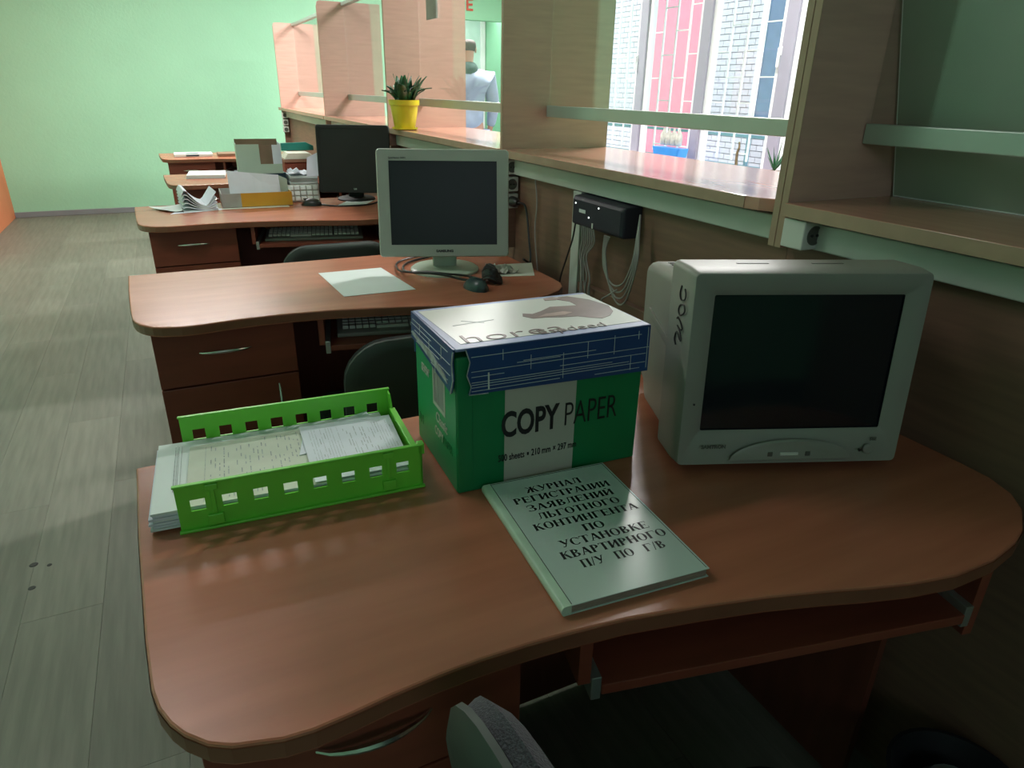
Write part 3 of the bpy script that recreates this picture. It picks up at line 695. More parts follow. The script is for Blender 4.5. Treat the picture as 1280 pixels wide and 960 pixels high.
# lid
LZ = .236; L0, L1, F0, F1 = -.002, BW+.004, -.006, BD+.004
lid = obj('lid', MB().box(L0, L1, F0, F1, LZ-.004, LZ), M['lid_pale'], bx, bev=.0015)
lpv = Vector((0, F0, LZ)); lrm = Matrix.Rotation(R(-1.8), 3, 'X'); lid.rotation_euler = (R(-1.8), 0, 0); lid.location = lpv - lrm @ lpv
obj('lid_picture', MB().prism([(.012, .014), (L1-.004, .014), (L1-.002, F1-.012), (.004, F1-.012)], LZ, LZ+.0005), M['lid_top'], lid)
obj('front_flap', MB().prism([(.016, .166), (L1, .160), (L1, LZ-.001), (.012, LZ-.001), (.019, .215), (.014, .195), (.020, .178)], F0, F0+.0035, 'y'), M['lid_blue'], lid)
obj('right_flap', MB().prism([(F0+.004, .160), (F1, .162), (F1, LZ-.001), (F0+.004, LZ-.001)], L1-.003, L1, 'x'), M['lid_blue'], lid)
obj('back_flap', MB().box(L0, L1, F1-.003, F1, .165, LZ-.001), M['lid_blue'], lid)
lfm = Matrix.Translation((L0, 0, LZ-.001)) @ Matrix.Rotation(R(1.5), 4, 'Y')
obj('left_flap', MB().prism([(F1, 0), (F0+.004, 0), (F0+.010, -.020), (F0+.005, -.045), (F0+.014, -.068), (.06, -.062), (F1-.03, -.046), (F1, -.044)], -.003, 0, 'x', mx=lfm), M['lid_blue'], lid)
obj('torn_edge', MB().tube([tuple(lfm @ Vector((-.003, F0+.004, -.004))), tuple(lfm @ Vector((-.003, F0+.009, -.022))), tuple(lfm @ Vector((-.003, F0+.004, -.046))), tuple(lfm @ Vector((-.003, F0+.014, -.069)))], .0012, 5)
    .tube([(.012, F0-.001, LZ-.002), (.018, F0-.001, .215), (.013, F0-.001, .196), (.019, F0-.001, .178), (.016, F0-.001, .166), (.045, F0-.001, .165)], .0009, 5), M['tape'], lid)
obj('tape_strip', MB().prism([(.02, -.058), (F1-.01, -.036), (F1-.01, -.030), (.09, -.036), (.03, -.048)], -.0042, -.0032, 'x', mx=lfm), M['tape'], lid)
ln = MB()
def hl(x0, x1, z, dz=0, t_=.0003): ln.prism([(x0, z-t_), (x1, z+dz-t_), (x1, z+dz+t_), (x0, z+t_)], F0-.0007, F0, 'y')
def vl(x, z0, z1, t_=.0003): ln.prism([(x-t_, z0), (x+t_, z0), (x+t_, z1), (x-t_, z1)], F0-.0008, F0, 'y')
for a in ((.02, .30, .222), (.09, .16, .205), (.02, .315, .200), (.10, .22, .207), (.02, .07, .192), (.16, .31, .190), (.02, .25, .1835), (.02, .28, .180), (.02, .31, .176), (.02, .16, .1705), (.22, .30, .1675)): hl(*a)
for a in ((.068, .212, .228), (.112, .192, .214), (.165, .170, .210), (.206, .196, .222), (.252, .196, .226), (.295, .215, .228), (.283, .166, .190), (.312, .166, .232)): vl(*a)
vl(.046, .170, .196, .0011)
obj('white_lines', ln, M['lid_top'], lid)
ln = MB()
for z0, a, b in ((-.010, .02, .20), (-.018, .10, .21), (-.026, .01, .19), (-.034, .06, .21), (-.042, .01, .18), (-.052, .02, .10)):
    ln.prism([(a, z0-.0003), (b, z0-.0003), (b, z0+.0003), (a, z0+.0003)], -.0037, -.003, 'x', mx=lfm)
for y_, a, b in ((.05, -.03, -.012), (.11, -.04, -.02), (.16, -.025, -.008), (.08, -.062, -.048)):
    ln.prism([(y_-.0005, a), (y_+.0005, a), (y_+.0005, b), (y_-.0005, b)], -.0038, -.003, 'x', mx=lfm)
obj('white_lines', ln, M['lid_top'], lid)
# the picture printed on the lid: a reaching dark arm
arm = [(.150, .108), (.156, .122), (.170, .114), (.190, .124), (.215, .142), (.238, .138), (.262, .134), (.262, .160), (.248, .180), (.258, .196), (.275, .194), (.300, .160), (.311, .112), (.300, .080), (.283, .060),
       (.262, .050), (.248, .060), (.232, .075), (.205, .080), (.180, .088), (.160, .090)]
obj('dark_arm_print', MB().prism(arm, LZ+.0004, LZ+.0009), M['lid_brown'], lid)
obj('hand_print', MB().prism([(.170, .094), (.215, .088), (.235, .098), (.222, .108), (.190, .106)], LZ+.0008, LZ+.0012), M['lid_skin'], lid)
obj('hand_print', MB().prism([(.225, .182), (.245, .178), (.262, .188), (.246, .198), (.228, .194)], LZ+.0008, LZ+.0012), M['lid_skin'], lid)
text('horea', .052, M['lid_brown'], lid, (.100, .030, LZ+.0008), (0, 0, 0), sx=1.3, sp=1.05, bold=-.0006)
text('Espdeed', .030, M['lid_brown'], lid, (.192, .020, LZ+.0009), (0, 0, 0), sx=1.15, bold=-.0004)
obj('scratches', MB().prism([(.03, .10), (.10, .108), (.10, .109), (.03, .1012)], LZ+.0004, LZ+.0008).prism([(.05, .12), (.08, .098), (.081, .099), (.051, .121)], LZ+.0004, LZ+.0008), M['print'], lid)

# ------------------------------------------------------------------ the journal with Cyrillic title
bk = thing('journal', 'thin journal with a black Cyrillic title lying before the green box', 'book', (.3345, .5245, .75), R(-4.3))
KW, KH, KT = .203, .282, .0135
obj('page_block', MB().box(.002, KW-.003, .002, KH-.002, .0012, KT-.0012), M['pages'], bk)
obj('cover', MB().box(0, KW, 0, KH, KT-.0012, KT).box(0, KW, 0, KH, 0, .0012), M['book'], bk, bev=.0004)
obj('spine', MB().loft([[(.010*(1-math.sin(PI*k/8))*0-.004*math.sin(PI*k/8), y, KT*(.5-.5*math.cos(PI*k/8))) for k in range(9)]+[(.009, y, KT+.0003), (.009, y, -.0)] for y in (0, KH)]), M['book_spine'], bk, sm=True)
obj('cover_line', MB().box(.0092, .0100, .002, KH-.002, KT, KT+.0003).box(.010, KW-.003, KH-.0035, KH-.0027, KT, KT+.0003).box(KW-.0035, KW-.0028, .003, KH-.003, KT, KT+.0003), M['ink'], bk)
T, t_ = .215, .07
class Glyph(MB):
    def seg(s, a, b, wd):
        a = Vector(a); b = Vector(b); d = (b-a).normalized(); n = Vector((1, 0)) if abs(d.y) > .35 else Vector((0, 1))
        n = n*wd/2; s.add([(*(a-n), 0), (*(b-n), 0), (*(b+n), 0), (*(a+n), 0)], [(0, 1, 2, 3)])
    def serif(s, x, y, w_=.15): s.seg((x-w_, y+(.02 if y < .5 else -.02)), (x+w_, y+(.02 if y < .5 else -.02)), .045)
    def stem(s, x): s.seg((x, 0), (x, 1), T); s.serif(x, 0); s.serif(x, 1)
    def arc(s, cx, cy, rx, ry, a0, a1, n=14):
        ps = []
        for k in range(n+1):
            a = R(a0+(a1-a0)*k/n); w_ = t_+(T-t_)*abs(math.cos(a))**1.3
            ps.append(((cx+(rx)*math.cos(a), cy+ry*math.sin(a)), (cx+(rx-w_)*math.cos(a), cy+(ry-t_*1.1)*math.sin(a))))
        for k in range(n): s.add([(*ps[k][0], 0), (*ps[k+1][0], 0), (*ps[k+1][1], 0), (*ps[k][1], 0)], [(0, 1, 2, 3)])
def glyph(ch):
    g = Glyph(); w_ = .86
    if ch in 'НПИЙЦ':
        g.stem(.17); g.stem(.69)
        if ch == 'Н': g.seg((.17, .5), (.69, .5), t_)
        if ch == 'П': g.seg((.05, .975), (.8, .975), t_)
        if ch in 'ИЙ': g.seg((.2, .1), (.66, .9), t_*1.6)
        if ch == 'Й': g.arc(.43, 1.22, .14, .12, 180, 360)
        if ch == 'Ц': g.seg((.05, .03), (.84, .03), t_); g.seg((.82, .04), (.84, -.2), .06)
    elif ch in 'ГТ':
        x = .2 if ch == 'Г' else .4
        g.seg((x, 0), (x, 1), T); g.serif(x, 0)
        g.seg((.05, .972), (.75, .972), t_); g.seg((.73, 1), (.75, .76), .045); w_ = .78
        if ch == 'Т': g.seg((.07, 1), (.05, .76), .045); w_ = .8
        else: g.serif(x, 1)
    elif ch in 'РЬВ':
        g.stem(.2)
        if ch == 'Р': g.arc(.30, .735, .38, .265, -90, 90); g.seg((.2, .497), (.32, .497), t_); g.seg((.2, .975), (.32, .975), t_); w_ = .74
        if ch in 'ЬВ': g.arc(.32, .27, .40, .27, -90, 90); g.seg((.2, .025), (.34, .025), t_); g.seg((.2, .515), (.34, .515), t_); w_ = .8
        if ch == 'В': g.arc(.30, .76, .35, .24, -90, 90); g.seg((.2, .975), (.32, .975), t_)
    elif ch == 'Я':
        g.stem(.62); g.arc(.50, .735, .38, .265, 90, 270); g.seg((.48, .497), (.62, .497), t_); g.seg((.48, .975), (.62, .975), t_); g.seg((.44, .5), (.14, .0), T*.9); g.serif(.12, 0, .1)
    elif ch == 'Е':
        g.stem(.2); g.seg((.2, .975), (.7, .975), t_); g.seg((.2, .025), (.72, .025), t_); g.seg((.2, .51), (.55, .51), t_)
        g.seg((.68, 1), (.70, .78), .045); g.seg((.70, 0), (.74, .24), .045); g.seg((.55, .62), (.55, .40), .045); w_ = .8
    elif ch == 'А':
        g.seg((.12, 0), (.42, 1), t_*1.2); g.seg((.72, 0), (.42, 1), T*1.05); g.seg((.2, .33), (.62, .33), t_); g.serif(.12, 0, .12); g.serif(.72, 0, .14); w_ = .84
    elif ch == 'Л':
        g.seg((.32, 1), (.22, .12), t_*1.3); g.seg((.22, .14), (.04, .04), .09); g.seg((.24, .975), (.8, .975), t_); g.stem(.68); w_ = .84
    elif ch == 'У':
        g.seg((.16, 1), (.47, .38), T*1.05); g.seg((.74, 1), (.36, .06), t_*1.3); g.seg((.36, .06), (.16, .05), .09); g.serif(.16, 1, .15); g.serif(.74, 1, .11); w_ = .82
    elif ch == 'К':
        g.stem(.2); g.seg((.25, .5), (.66, 1), t_*1.3); g.seg((.40, .60), (.74, 0), T*1.05); g.serif(.66, 1, .12); g.serif(.74, 0, .13); w_ = .84
    elif ch == 'Ж':
        g.seg((.6, 0), (.6, 1), T); g.serif(.6, 0); g.serif(.6, 1); g.seg((.5, .52), (.7, .52), t_)
        for s_ in (-1, 1):
            g.seg((.6+.06*s_, .5), (.6+.38*s_, 1), t_*1.3); g.seg((.6+.18*s_, .62), (.6+.46*s_, 0), T*.9); g.serif(.6+.46*s_, 0, .1); g.serif(.6+.40*s_, .99, .08)
        w_ = 1.2
    elif ch == 'О': g.arc(.44, .5, .40, .52, 0, 360, 26); w_ = .88
    elif ch == 'С': g.arc(.46, .5, .41, .52, 42, 318, 22); g.seg((.76, .96), (.77, .68), .045); w_ = .84
    elif ch == 'З': g.arc(.32, .76, .34, .26, -90, 140); g.arc(.32, .27, .40, .29, -150, 90); g.seg((.06, .96), (.05, .72), .045); g.seg((.2, .515), (.34, .515), t_); w_ = .76
    elif ch == '/': g.seg((.08, -.05), (.36, 1.05), .08); w_ = .42
    else: w_ = .5
    return g, w_
cov = obj('title_lettering', (lambda mb: mb)(MB()), M['ink'], bk)
lines = ['ЖУРНАЛ', 'РЕГИСТРАЦИИ', 'ЗАЯВЛЕНИЙ', 'ЛЬГОТНОГО', 'КОНТИНГЕНТА', 'ПО', 'УСТАНОВКЕ', 'КВАРТИРНОГО', 'П/У  ПО  Г/В']
widths = [.092, .157, .139, .131, .163, .033, .135, .158, .124]
centers = [.098, .103, .106, .108, .108, .107, .112, .114, .115]
tm = MB()
for k, (s_, wd, cx) in enumerate(zip(lines, widths, centers)):
    gl = [glyph(c) for c in s_]; tot = sum(w_ for _, w_ in gl); hgt = .0152; sc_ = wd/(tot)
    y = .2385-.0228*k; x = cx-wd/2
    for g, w_ in gl:
        mx = Matrix.Translation((x, y, KT+.0004)) @ Matrix.Rotation(R(-1.5), 4, 'Z') @ Matrix.Diagonal((sc_, hgt, 1, 1))
        if g.v: tm.add(g.v, g.f, mx)
        x += w_*sc_
cov.data.from_pydata(tm.v, [], tm.f); cov.name = 'title_lettering'

# ------------------------------------------------------------------ lime letter tray and its papers
tr = thing('letter_tray', 'lime green plastic letter tray filled with papers on nearest desk', 'tray', (-.061, .884, .75), R(-3.4))
TW, TD, TH = .340, .224, .070
def perf(y0, y1):
    m_ = MB(); m_.box(0, TW, y0, y1, .004, .030); m_.box(0, TW, y0, y1, .048, TH)
    xs = [0]; 
    for k in range(8):
        c = .026+k*.0405; xs += [c-.0095, c+.0095]
    xs.append(TW)
    for a, b in zip(xs[0::2], xs[1::2]): m_.box(a, b, y0, y1, .030, .048)
    return m_
fw = obj('front_wall', perf(0, .003), M['lime'], tr)
obj('rim', MB().box(-.002, TW+.002, -.003, .004, TH, TH+.003).box(-.002, TW+.002, -.006, 0, 0, .004), M['lime'], fw, bev=.001)
for x in (.046, .288):
    obj('stacking_clip', MB().box(x-.010, x+.010, -.005, 0, .006, .022).box(x-.008, x+.008, -.004, 0, .060, .069).box(x-.003, x+.003, -.002, 0, .022, .060), M['lime'], fw, bev=.001)
bw_ = obj('back_wall', perf(TD-.003, TD), M['lime'], tr)
obj('rim', MB().box(-.002, TW+.002, TD-.004, TD+.003, TH, TH+.003), M['lime'], bw_, bev=.001)
obj('end_wall', MB().prism([(0, .002), (TD, .002), (TD, TH), (TD-.018, TH-.002), (TD-.035, .045), (.035, .045), (.015, .055), (0, TH)], TW-.003, TW, 'x'), M['lime'], tr)
obj('end_rim', MB().box(TW-.006, TW+.004, .03, TD-.03, .043, .047).box(TW-.006, TW+.004, 0, .012, .055, TH+.003), M['lime'], tr, bev=.001)
obj('floor_plate', MB().box(0, TW, 0, TD, .002, .004), M['lime'], tr)
def tl(x, y): 
    a = R(-3.4); return (-.061+x*math.cos(a)-y*math.sin(a), .884+x*math.sin(a)+y*math.cos(a))
ps = thing('paper_stack', 'thick stack of white sheets sticking out left of the lime tray', 'paper stack', (*tl(0, .008), .7545), R(-3.4))
for k in range(7):
    dx = random.uniform(-.004, .004); dy = random.uniform(0, .003)
    obj('sheet', MB().box(-.036+dx, .318+dx, dy, .206+dy, k*.0040, k*.0040+.0034), M['paper_b'] if k % 3 else M['paper'], ps)
obj('print_lines', MB().box(-.009, -.008, .05, .19, .0276, .0280).box(-.004, -.0035, .05, .19, .0276, .0280).box(.0, .0004, .05, .19, .0276, .0280).box(-.006, -.0055, .04, .195, .0276, .0280), M['print'], ps)
def form(name, label, pts, z, m, lines_, seed, tilt=0):
    s_ = sheet(name, label, 'paper', pts, z, m, .0005)
    rr = random.Random(seed); cx, cy = s_.location.x, s_.location.y
    P = [Vector((p[0]-cx, p[1]-cy)) for p in pts]; mb = MB()
    def q(u, v): return P[0]*(1-u)*(1-v)+P[1]*u*(1-v)+P[2]*u*v+P[3]*(1-u)*v
    for u, v0, v1, w_ in lines_(rr):
        a, b, c, d = q(u, v0), q(u+w_, v0), q(u+w_, v1), q(u, v1)
        mb.add([(*a, .0007), (*b, .0007), (*c, .0007), (*d, .0007)], [(0, 1, 2, 3)])
    obj('print_lines', mb, M['print'], s_); return s_
def lines_cream(rr):
    out = [(.12, .04, .95, .003)]
    for k in range(26):
        u = .16+k*.032; v = .05
        while v < .9:
            L = rr.uniform(.02, .09)
            if rr.random() < .55: out.append((u, v, v+L, .007))
            v += L+rr.uniform(.01, .08)
    return out
def lines_white(rr):
    out = []
    for k in range(30):
        u = .08+k*.03; full = rr.random() < .5
        v = .12
        while v < .85:
            L = rr.uniform(.04, .14)*(2 if full else 1)
            if rr.random() < (.8 if full else .4): out.append((u, v, min(v+L, .9), .006 if not full else .003))
            v += L+rr.uniform(.01, .05)
    return out
ZP = .7545+.0282
form('form_sheet', 'cream printed form lying on top in the lime tray', [tl(.008, .008), tl(.205, .006), tl(.205, .196), tl(.012, .190)], ZP, M['paper_c'], lines_cream, 4)
form('printed_sheet', 'bluish white printed page at the right in the lime tray', [tl(.182, .008), tl(.326, .010), tl(.332, .190), tl(.180, .196)], ZP+.0026, M['paper_b'], lines_white, 9)
sheet('loose_sheet', 'plain grey white sheet twisted out at the tray back right', 'paper', [tl(.17, .10), tl(.31, .12), tl(.298, .222), tl(.185, .176)], ZP+.0012, M['paper_b'], .0006)

# ------------------------------------------------------------------ third desk clutter
def boxthing(name, label, cat, loc, rz=0): return thing(name, label, cat, loc, rz)
t = thing('card_tray', 'yellow and grey shallow card box on the third desk', 'box', (.218, 3.70, .7512), R(-1.5))
obj('front_board', MB().box(.09, .335, 0, .003, .002, .068), M['yellow'], t)
obj('front_print', MB().box(0, .09, 0, .003, .002, .068), M['grey_card'], t, label='grey quarter of the box front')
obj('side_board', MB().box(0, .003, .003, .24, .002, .066), M['grey_card'], t)
obj('side_board', MB().box(.332, .335, .003, .24, .002, .066), M['yellow'], t)
obj('back_board', MB().box(.003, .332, .237, .24, .002, .066), M['grey_card'], t)
obj('bottom_board', MB().box(.003, .332, .003, .237, 0, .003), M['grey_card'], t)
obj('inner_flap', MB().prism([(.28, .045), (.33, .062), (.33, .12), (.285, .14)], .10, .103, 'y'), M['lcd_base'], t, label='pale green inner flap')
def leaner(name, label, cat, x0, x1, y, z0, z1, tilt, m, n=1, rz=0, skew=0, cut=.02, curl=.01):
    t = thing(name, label, cat, (x0, y, z0), rz)
    for k in range(n):
        vs = []; w_ = x1-x0; h = z1-z0; NN = 6
        for lay in (0, .0012):
            for i in range(NN+1):
                for j in range(NN+1):
                    u, v = i/NN, j/NN
                    vs.append((u*w_+skew*v+k*.004, math.sin(tilt)*h*v+lay+k*.006+curl*math.sin(u*3+k)*v, math.cos(tilt)*h*v*(1-cut*u)))
        fs = []; N = (NN+1)**2
        for i in range(NN):
            for j in range(NN): a = i*(NN+1)+j; fs.append((a, a+NN+1, a+NN+2, a+1)); fs.append((N+a, N+a+1, N+a+NN+2, N+a+NN+1))
        obj('sheet', MB().add(vs, fs), m, t)
    return t
leaner('propped_papers', 'white papers propped upright in the yellow card box', 'paper', .262, .495, 3.715, .758, .925, R(14), M['paper_b'], 4, skew=.0, cut=.16)
# thick curled paper pile left of the yellow box
cp = thing('curled_paper_pile', 'thick pile of curled white sheets left of the yellow box', 'paper stack', (.04, 3.64, .7512), R(4))
for k in range(6):
    vs = []; N = 12; w_ = .155
    for lay in (0, .0035):
        for i in range(N+1):
            u = i/N
            for y in (0.0, .23):
                zc = .004*k+lay + (k/5)*(.085*max(0, 1-abs(u-.12)*1.7)**2) + (k/5)**2*.07*max(0, u-.70)*3
                vs.append((u*w_, y+.002*k, zc))
    fs = []; n2 = 2*(N+1)
    for i in range(N): a = 2*i; fs += [(a, a+2, a+3, a+1), (n2+a, n2+a+1, n2+a+3, n2+a+2), (a, n2+a, n2+a+2, a+2), (a+1, a+3, n2+a+3, n2+a+1)]
    fs += [(0, 1, n2+1, n2), (2*N, n2+2*N, n2+2*N+1, 2*N+1)]
    obj('sheet', MB().add(vs, fs), M['paper_b'] if k % 2 else M['paper'], cp, sm=True)
sheet('loose_paper', 'white sheet jutting out at the left edge of the third desk', 'paper', [(-.03, 3.66), (.035, 3.63), (.035, 3.85), (-.11, 3.80)], .7515, M['paper'], .0006, curl=.012)
sheet('flat_paper', 'flat white sheets under the curled pile of papers', 'paper', [(-.02, 3.600), (.21, 3.66), (.21, 3.70), (.0, 3.66)], .7505, M['paper_b'], .0006)
sheet('paper_strip', 'narrow pale sheet lying before the yellow box', 'paper', [(.205, 3.665), (.53, 3.65), (.53, 3.695), (.205, 3.695)], .7504, M['paper_c'], .0006)
# open magazine holder behind: white box with brown flaps
nb = thing('navy_box', 'dark blue flat box beneath the open white carton', 'box', (.33, 3.99, .7512))
obj('body', MB().box(0, .25, 0, .20, 0, .128), M['navy'], nb, bev=.003)
t = thing('open_carton', 'open white carton with brown inside standing on the dark blue box', 'box', (.338, 3.985, .8797), R(-3))
obj('front_board', MB().box(0, .115, 0, .003, 0, .148).box(.115, .225, 0, .003, 0, .048), M['lcd_base'], t)
obj('left_board', MB().box(0, .003, .003, .17, 0, .150), M['lcd_base'], t)
obj('back_board', MB().box(.003, .222, .167, .17, 0, .165), M['card'], t, label='brown inner board')
obj('right_board', MB().box(.222, .225, .003, .17, 0, .150), M['paper_b'], t)
obj('right_flap', MB().box(.180, .222, .0005, .0035, .048, .145), M['paper_b'], t, label='white flap')
obj('brown_flap', MB().box(.115, .180, .014, .017, .048, .142), M['card'], t, label='brown flap')
obj('bottom_board', MB().box(.003, .222, .003, .167, 0, .003), M['card'], t)
tag(obj('green_cup', MB().lathe([(.018, 0), (.020, .12), (.018, .12), (.016, .01), (.001, .01)], .305, 4.05, 20, .7512), M['teal'], None, sm=True), 'slim dark green cup left of the dark blue box', 'cup')
# bundle of documents at the right
bn = thing('document_bundle', 'thick grey white document bundle beside the black monitor', 'paper stack', (.585, 3.93, .7512), R(-2))
for k in range(8): obj('folder', MB().box(random.uniform(0, .006), .145+random.uniform(0, .006), random.uniform(0, .005), .20, k*.0145, k*.0145+.0125), M['paper'] if k % 2 else M['grey_card'], bn, bev=.001)
crumple('crumpled_paper', 'crumpled white sheet on top of the grey document bundle', 'paper', [(.585, 3.94), (.74, 3.935), (.735, 4.10), (.60, 4.11)], .869, M['paper_b'], .035, n=6, seed=11)
leaner('torn_paper', 'torn white sheet standing against the black monitor', 'paper', .668, .735, 3.88, .83, .925, R(6), M['paper_b'], 2, skew=.012, cut=-.3)
bpy.data.objects['torn_paper'].location.z = .869
# pill organiser
po = thing('pill_organiser', 'milky plastic compartment case left of the black monitor', 'case', (.545, 3.79, .7512), R(-4))
obj('case_back', MB().box(0, .165, 0, .006, 0, .088), M['clear'], po, bev=.002, rot=(R(-12), 0, 0))
for i in range(5):
    for j in range(3):
        obj('compartment', MB().box(.006+i*.0315, .032+i*.0315, -.010, 0, .006+j*.027, .028+j*.027), M['paper'], po, bev=.003, rot=(R(-12), 0, 0))
sheet('note_paper', 'white paper lying under the black monitor', 'paper', [(.755, 3.62), (.885, 3.585), (.985, 3.74), (.85, 3.77)], .7505, M['paper'], .0006)
bpy.data.objects['note_paper'].location.y -= .02
smouse('computer_mouse', 'black computer mouse on the third desk', (.64, 3.66, .7505), R(60), M['black'])
tag(obj('monitor_cable', MB().tube(smooth([(.67, 3.655, .756), (.74, 3.575, .755), (.82, 3.552, .755), (.90, 3.56, .755), (.96, 3.60, .755), (.99, 3.65, .755)]), .004), M['black'], None, sm=True), 'black cable along the front of the third desk', 'cable')

# fourth and fifth desk
ps4 = thing('paper_stack', 'low stack of white sheets on the fourth desk left side', 'paper stack', (.10, 4.99, .7512), R(-6))
for k in range(4): obj('sheet', MB().box(random.uniform(-.004, .004), .235+random.uniform(-.004, .004), 0, .27, k*.0055, k*.0055+.0045), M['paper'], ps4)
t5 = thing('magazine', 'white magazine with blue print on the farthest desk', 'magazine', (.07, 6.55, .7512))
obj('pages', MB().box(0, .30, 0, .22, 0, .022), M['paper'], t5, bev=.002)
obj('blue_print', MB().box(.09, .19, -.001, 0, .004, .016).box(.09, .19, .02, .1, .022, .0225), M['navy'], t5)
tag(obj('cardboard_tray', MB().box(.41, .60, 6.52, 6.72, .7512, .775), M['card'], None, bev=.003), 'flat brown cardboard piece at the right on the farthest desk', 'cardboard')
mt = thing('document_tray', 'brown wooden document tray with papers behind the black monitor', 'tray', (.72, 4.98, .7512))
obj('lower_box', MB().box(0, .24, 0, .2, 0, .085), M['carcass'], mt, bev=.002)
obj('upper_board', MB().box(-.004, .25, -.01, .21, .086, .106), M['board'], mt, bev=.002)
ps5 = thing('paper_stack', 'pale papers on the brown tray behind the black monitor', 'paper stack', (.725, 4.985, .8585))
for k in range(5): obj('sheet', MB().box(.006*k, .215-.012*k, 0, .18, k*.0075, k*.0075+.0065), M['paper_c'], ps5)
tf = tag(obj('teal_folder', MB().prism([(0, 0), (.22, -.0), (.22, .03), (.17, .055), (0, .05)], 0, .012, 'y'), M['teal'], None, bev=.002, loc=(.735, 5.17, .8965)), 'teal folder lying behind the pale papers on the brown tray', 'folder')
tf.scale = (1, 2, 1); tf.location = (.735, 5.165, .898)

# ------------------------------------------------------------------ flower pot
fp = thing('potted_plant', 'dark leafy plant in a yellow pot on the counter shelf', 'plant', (1.122, 3.545, 1.1195))
obj('saucer', MB().lathe([(.054, 0), (.064, .004), (.065, .012), (.062, .012), (.058, .006), (.001, .006)], n=32), M['pot'], fp, sm=True)
obj('pot', MB().lathe([(.050, .006), (.053, .012), (.070, .115), (.076, .116), (.078, .140), (.073, .140), (.066, .118), (.001, .118)], n=32), M['pot'], fp, sm=True)
obj('soil', MB().lathe([(.068, .119), (.062, .126), (.001, .128)], n=24), M['soil'], fp)
rr = random.Random(3)
for k in range(44):
    az = rr.uniform(0, 2*PI); L = rr.uniform(.075, .15); lean = rr.uniform(.05, .85); r0 = rr.uniform(0, .05); wd = rr.uniform(.016, .026)
    pts = []; nseg = 5
    vs = []; 
    for i in range(nseg+1):
        u = i/nseg; ang = lean*(.45+.75*u); rad = r0+L*u*math.sin(ang); z = .12+L*u*math.cos(ang)
        ww = wd*math.sin(PI*min(1, .12+.86*u))**.8
        c, s_ = math.cos(az), math.sin(az)
        for sd in (-1, 0, 1): vs.append((rad*c-sd*ww*s_, rad*s_+sd*ww*c, z+(abs(sd)*.004)))
    fs = []
    for i in range(nseg):
        a = 3*i; fs += [(a, a+1, a+4, a+3), (a+1, a+2, a+5, a+4)]
    o = obj('leaf', MB().add(vs, fs), M['leaf_b'] if k % 9 == 0 else M['leaf'], fp, sm=True)
    sd = o.modifiers.new('thickness', 'SOLIDIFY'); sd.thickness = .0012

# window sill plants and things
pc = thing('potted_cactus', 'thin brown cactus stem in a small pot on window sill', 'plant', (3.99, 4.19, WZ0))
obj('pot', MB().lathe([(.028, 0), (.036, .10), (.032, .10), (.001, .09)], n=20), M['card'], pc, sm=True)
obj('stem', MB().tube(smooth([(0, 0, .08), (.0, .01, .21), (0, -.004, .26), (0, .004, .30)]), [.012-.0003*i for i in range(19)], 8), M['cactus'], pc, sm=True)
pa = thing('potted_aloe', 'spiky green plant on the window sill near the right frame', 'plant', (3.99, 3.80, WZ0))
obj('pot', MB().lathe([(.035, 0), (.045, .13), (.04, .13), (.001, .12)], n=20), M['card'], pa, sm=True)
for k in range(14):
    az = k*2.4; L = .12+.05*(k % 3); l_ = .3+.5*(k % 4)/3
    obj('leaf', MB().tube([(L*u*math.sin(l_)*math.cos(az), L*u*math.sin(l_)*math.sin(az), .13+L*u*math.cos(l_)) for u in (0, .3, .6, 1)], [.006, .007, .004, .0008], 5), M['leaf'], pa, sm=True)
bb = thing('blue_basket', 'low bright blue basket on the window sill at the left pane', 'basket', (3.99, 5.02, WZ0))
obj('basket_body', MB().loft([[(a, b, 0) for a, b in rrect(-.05, .05, -.14, .14, .02, 3)], [(a, b, .20) for a, b in rrect(-.058, .058, -.19, .19, .02, 3)]]).add([], []), M['blue'], bb)
for k in range(4): obj('plastic_bottle', MB().lathe([(.022, .215), (.030, .23), (.030, .30), (.010, .34), (.010, .355)], 0, -.105+k*.07, 14), M['clear'], bb, sm=True)

# red sign above the niche
sg = thing('red_sign_letter', 'red letter on the green header above the grey door', 'sign', (3.63, YF-.012, 2.25))
text('Е', .17, M['red'], sg, (0, 0, 0), FRONT, bold=.004, thick=.006)

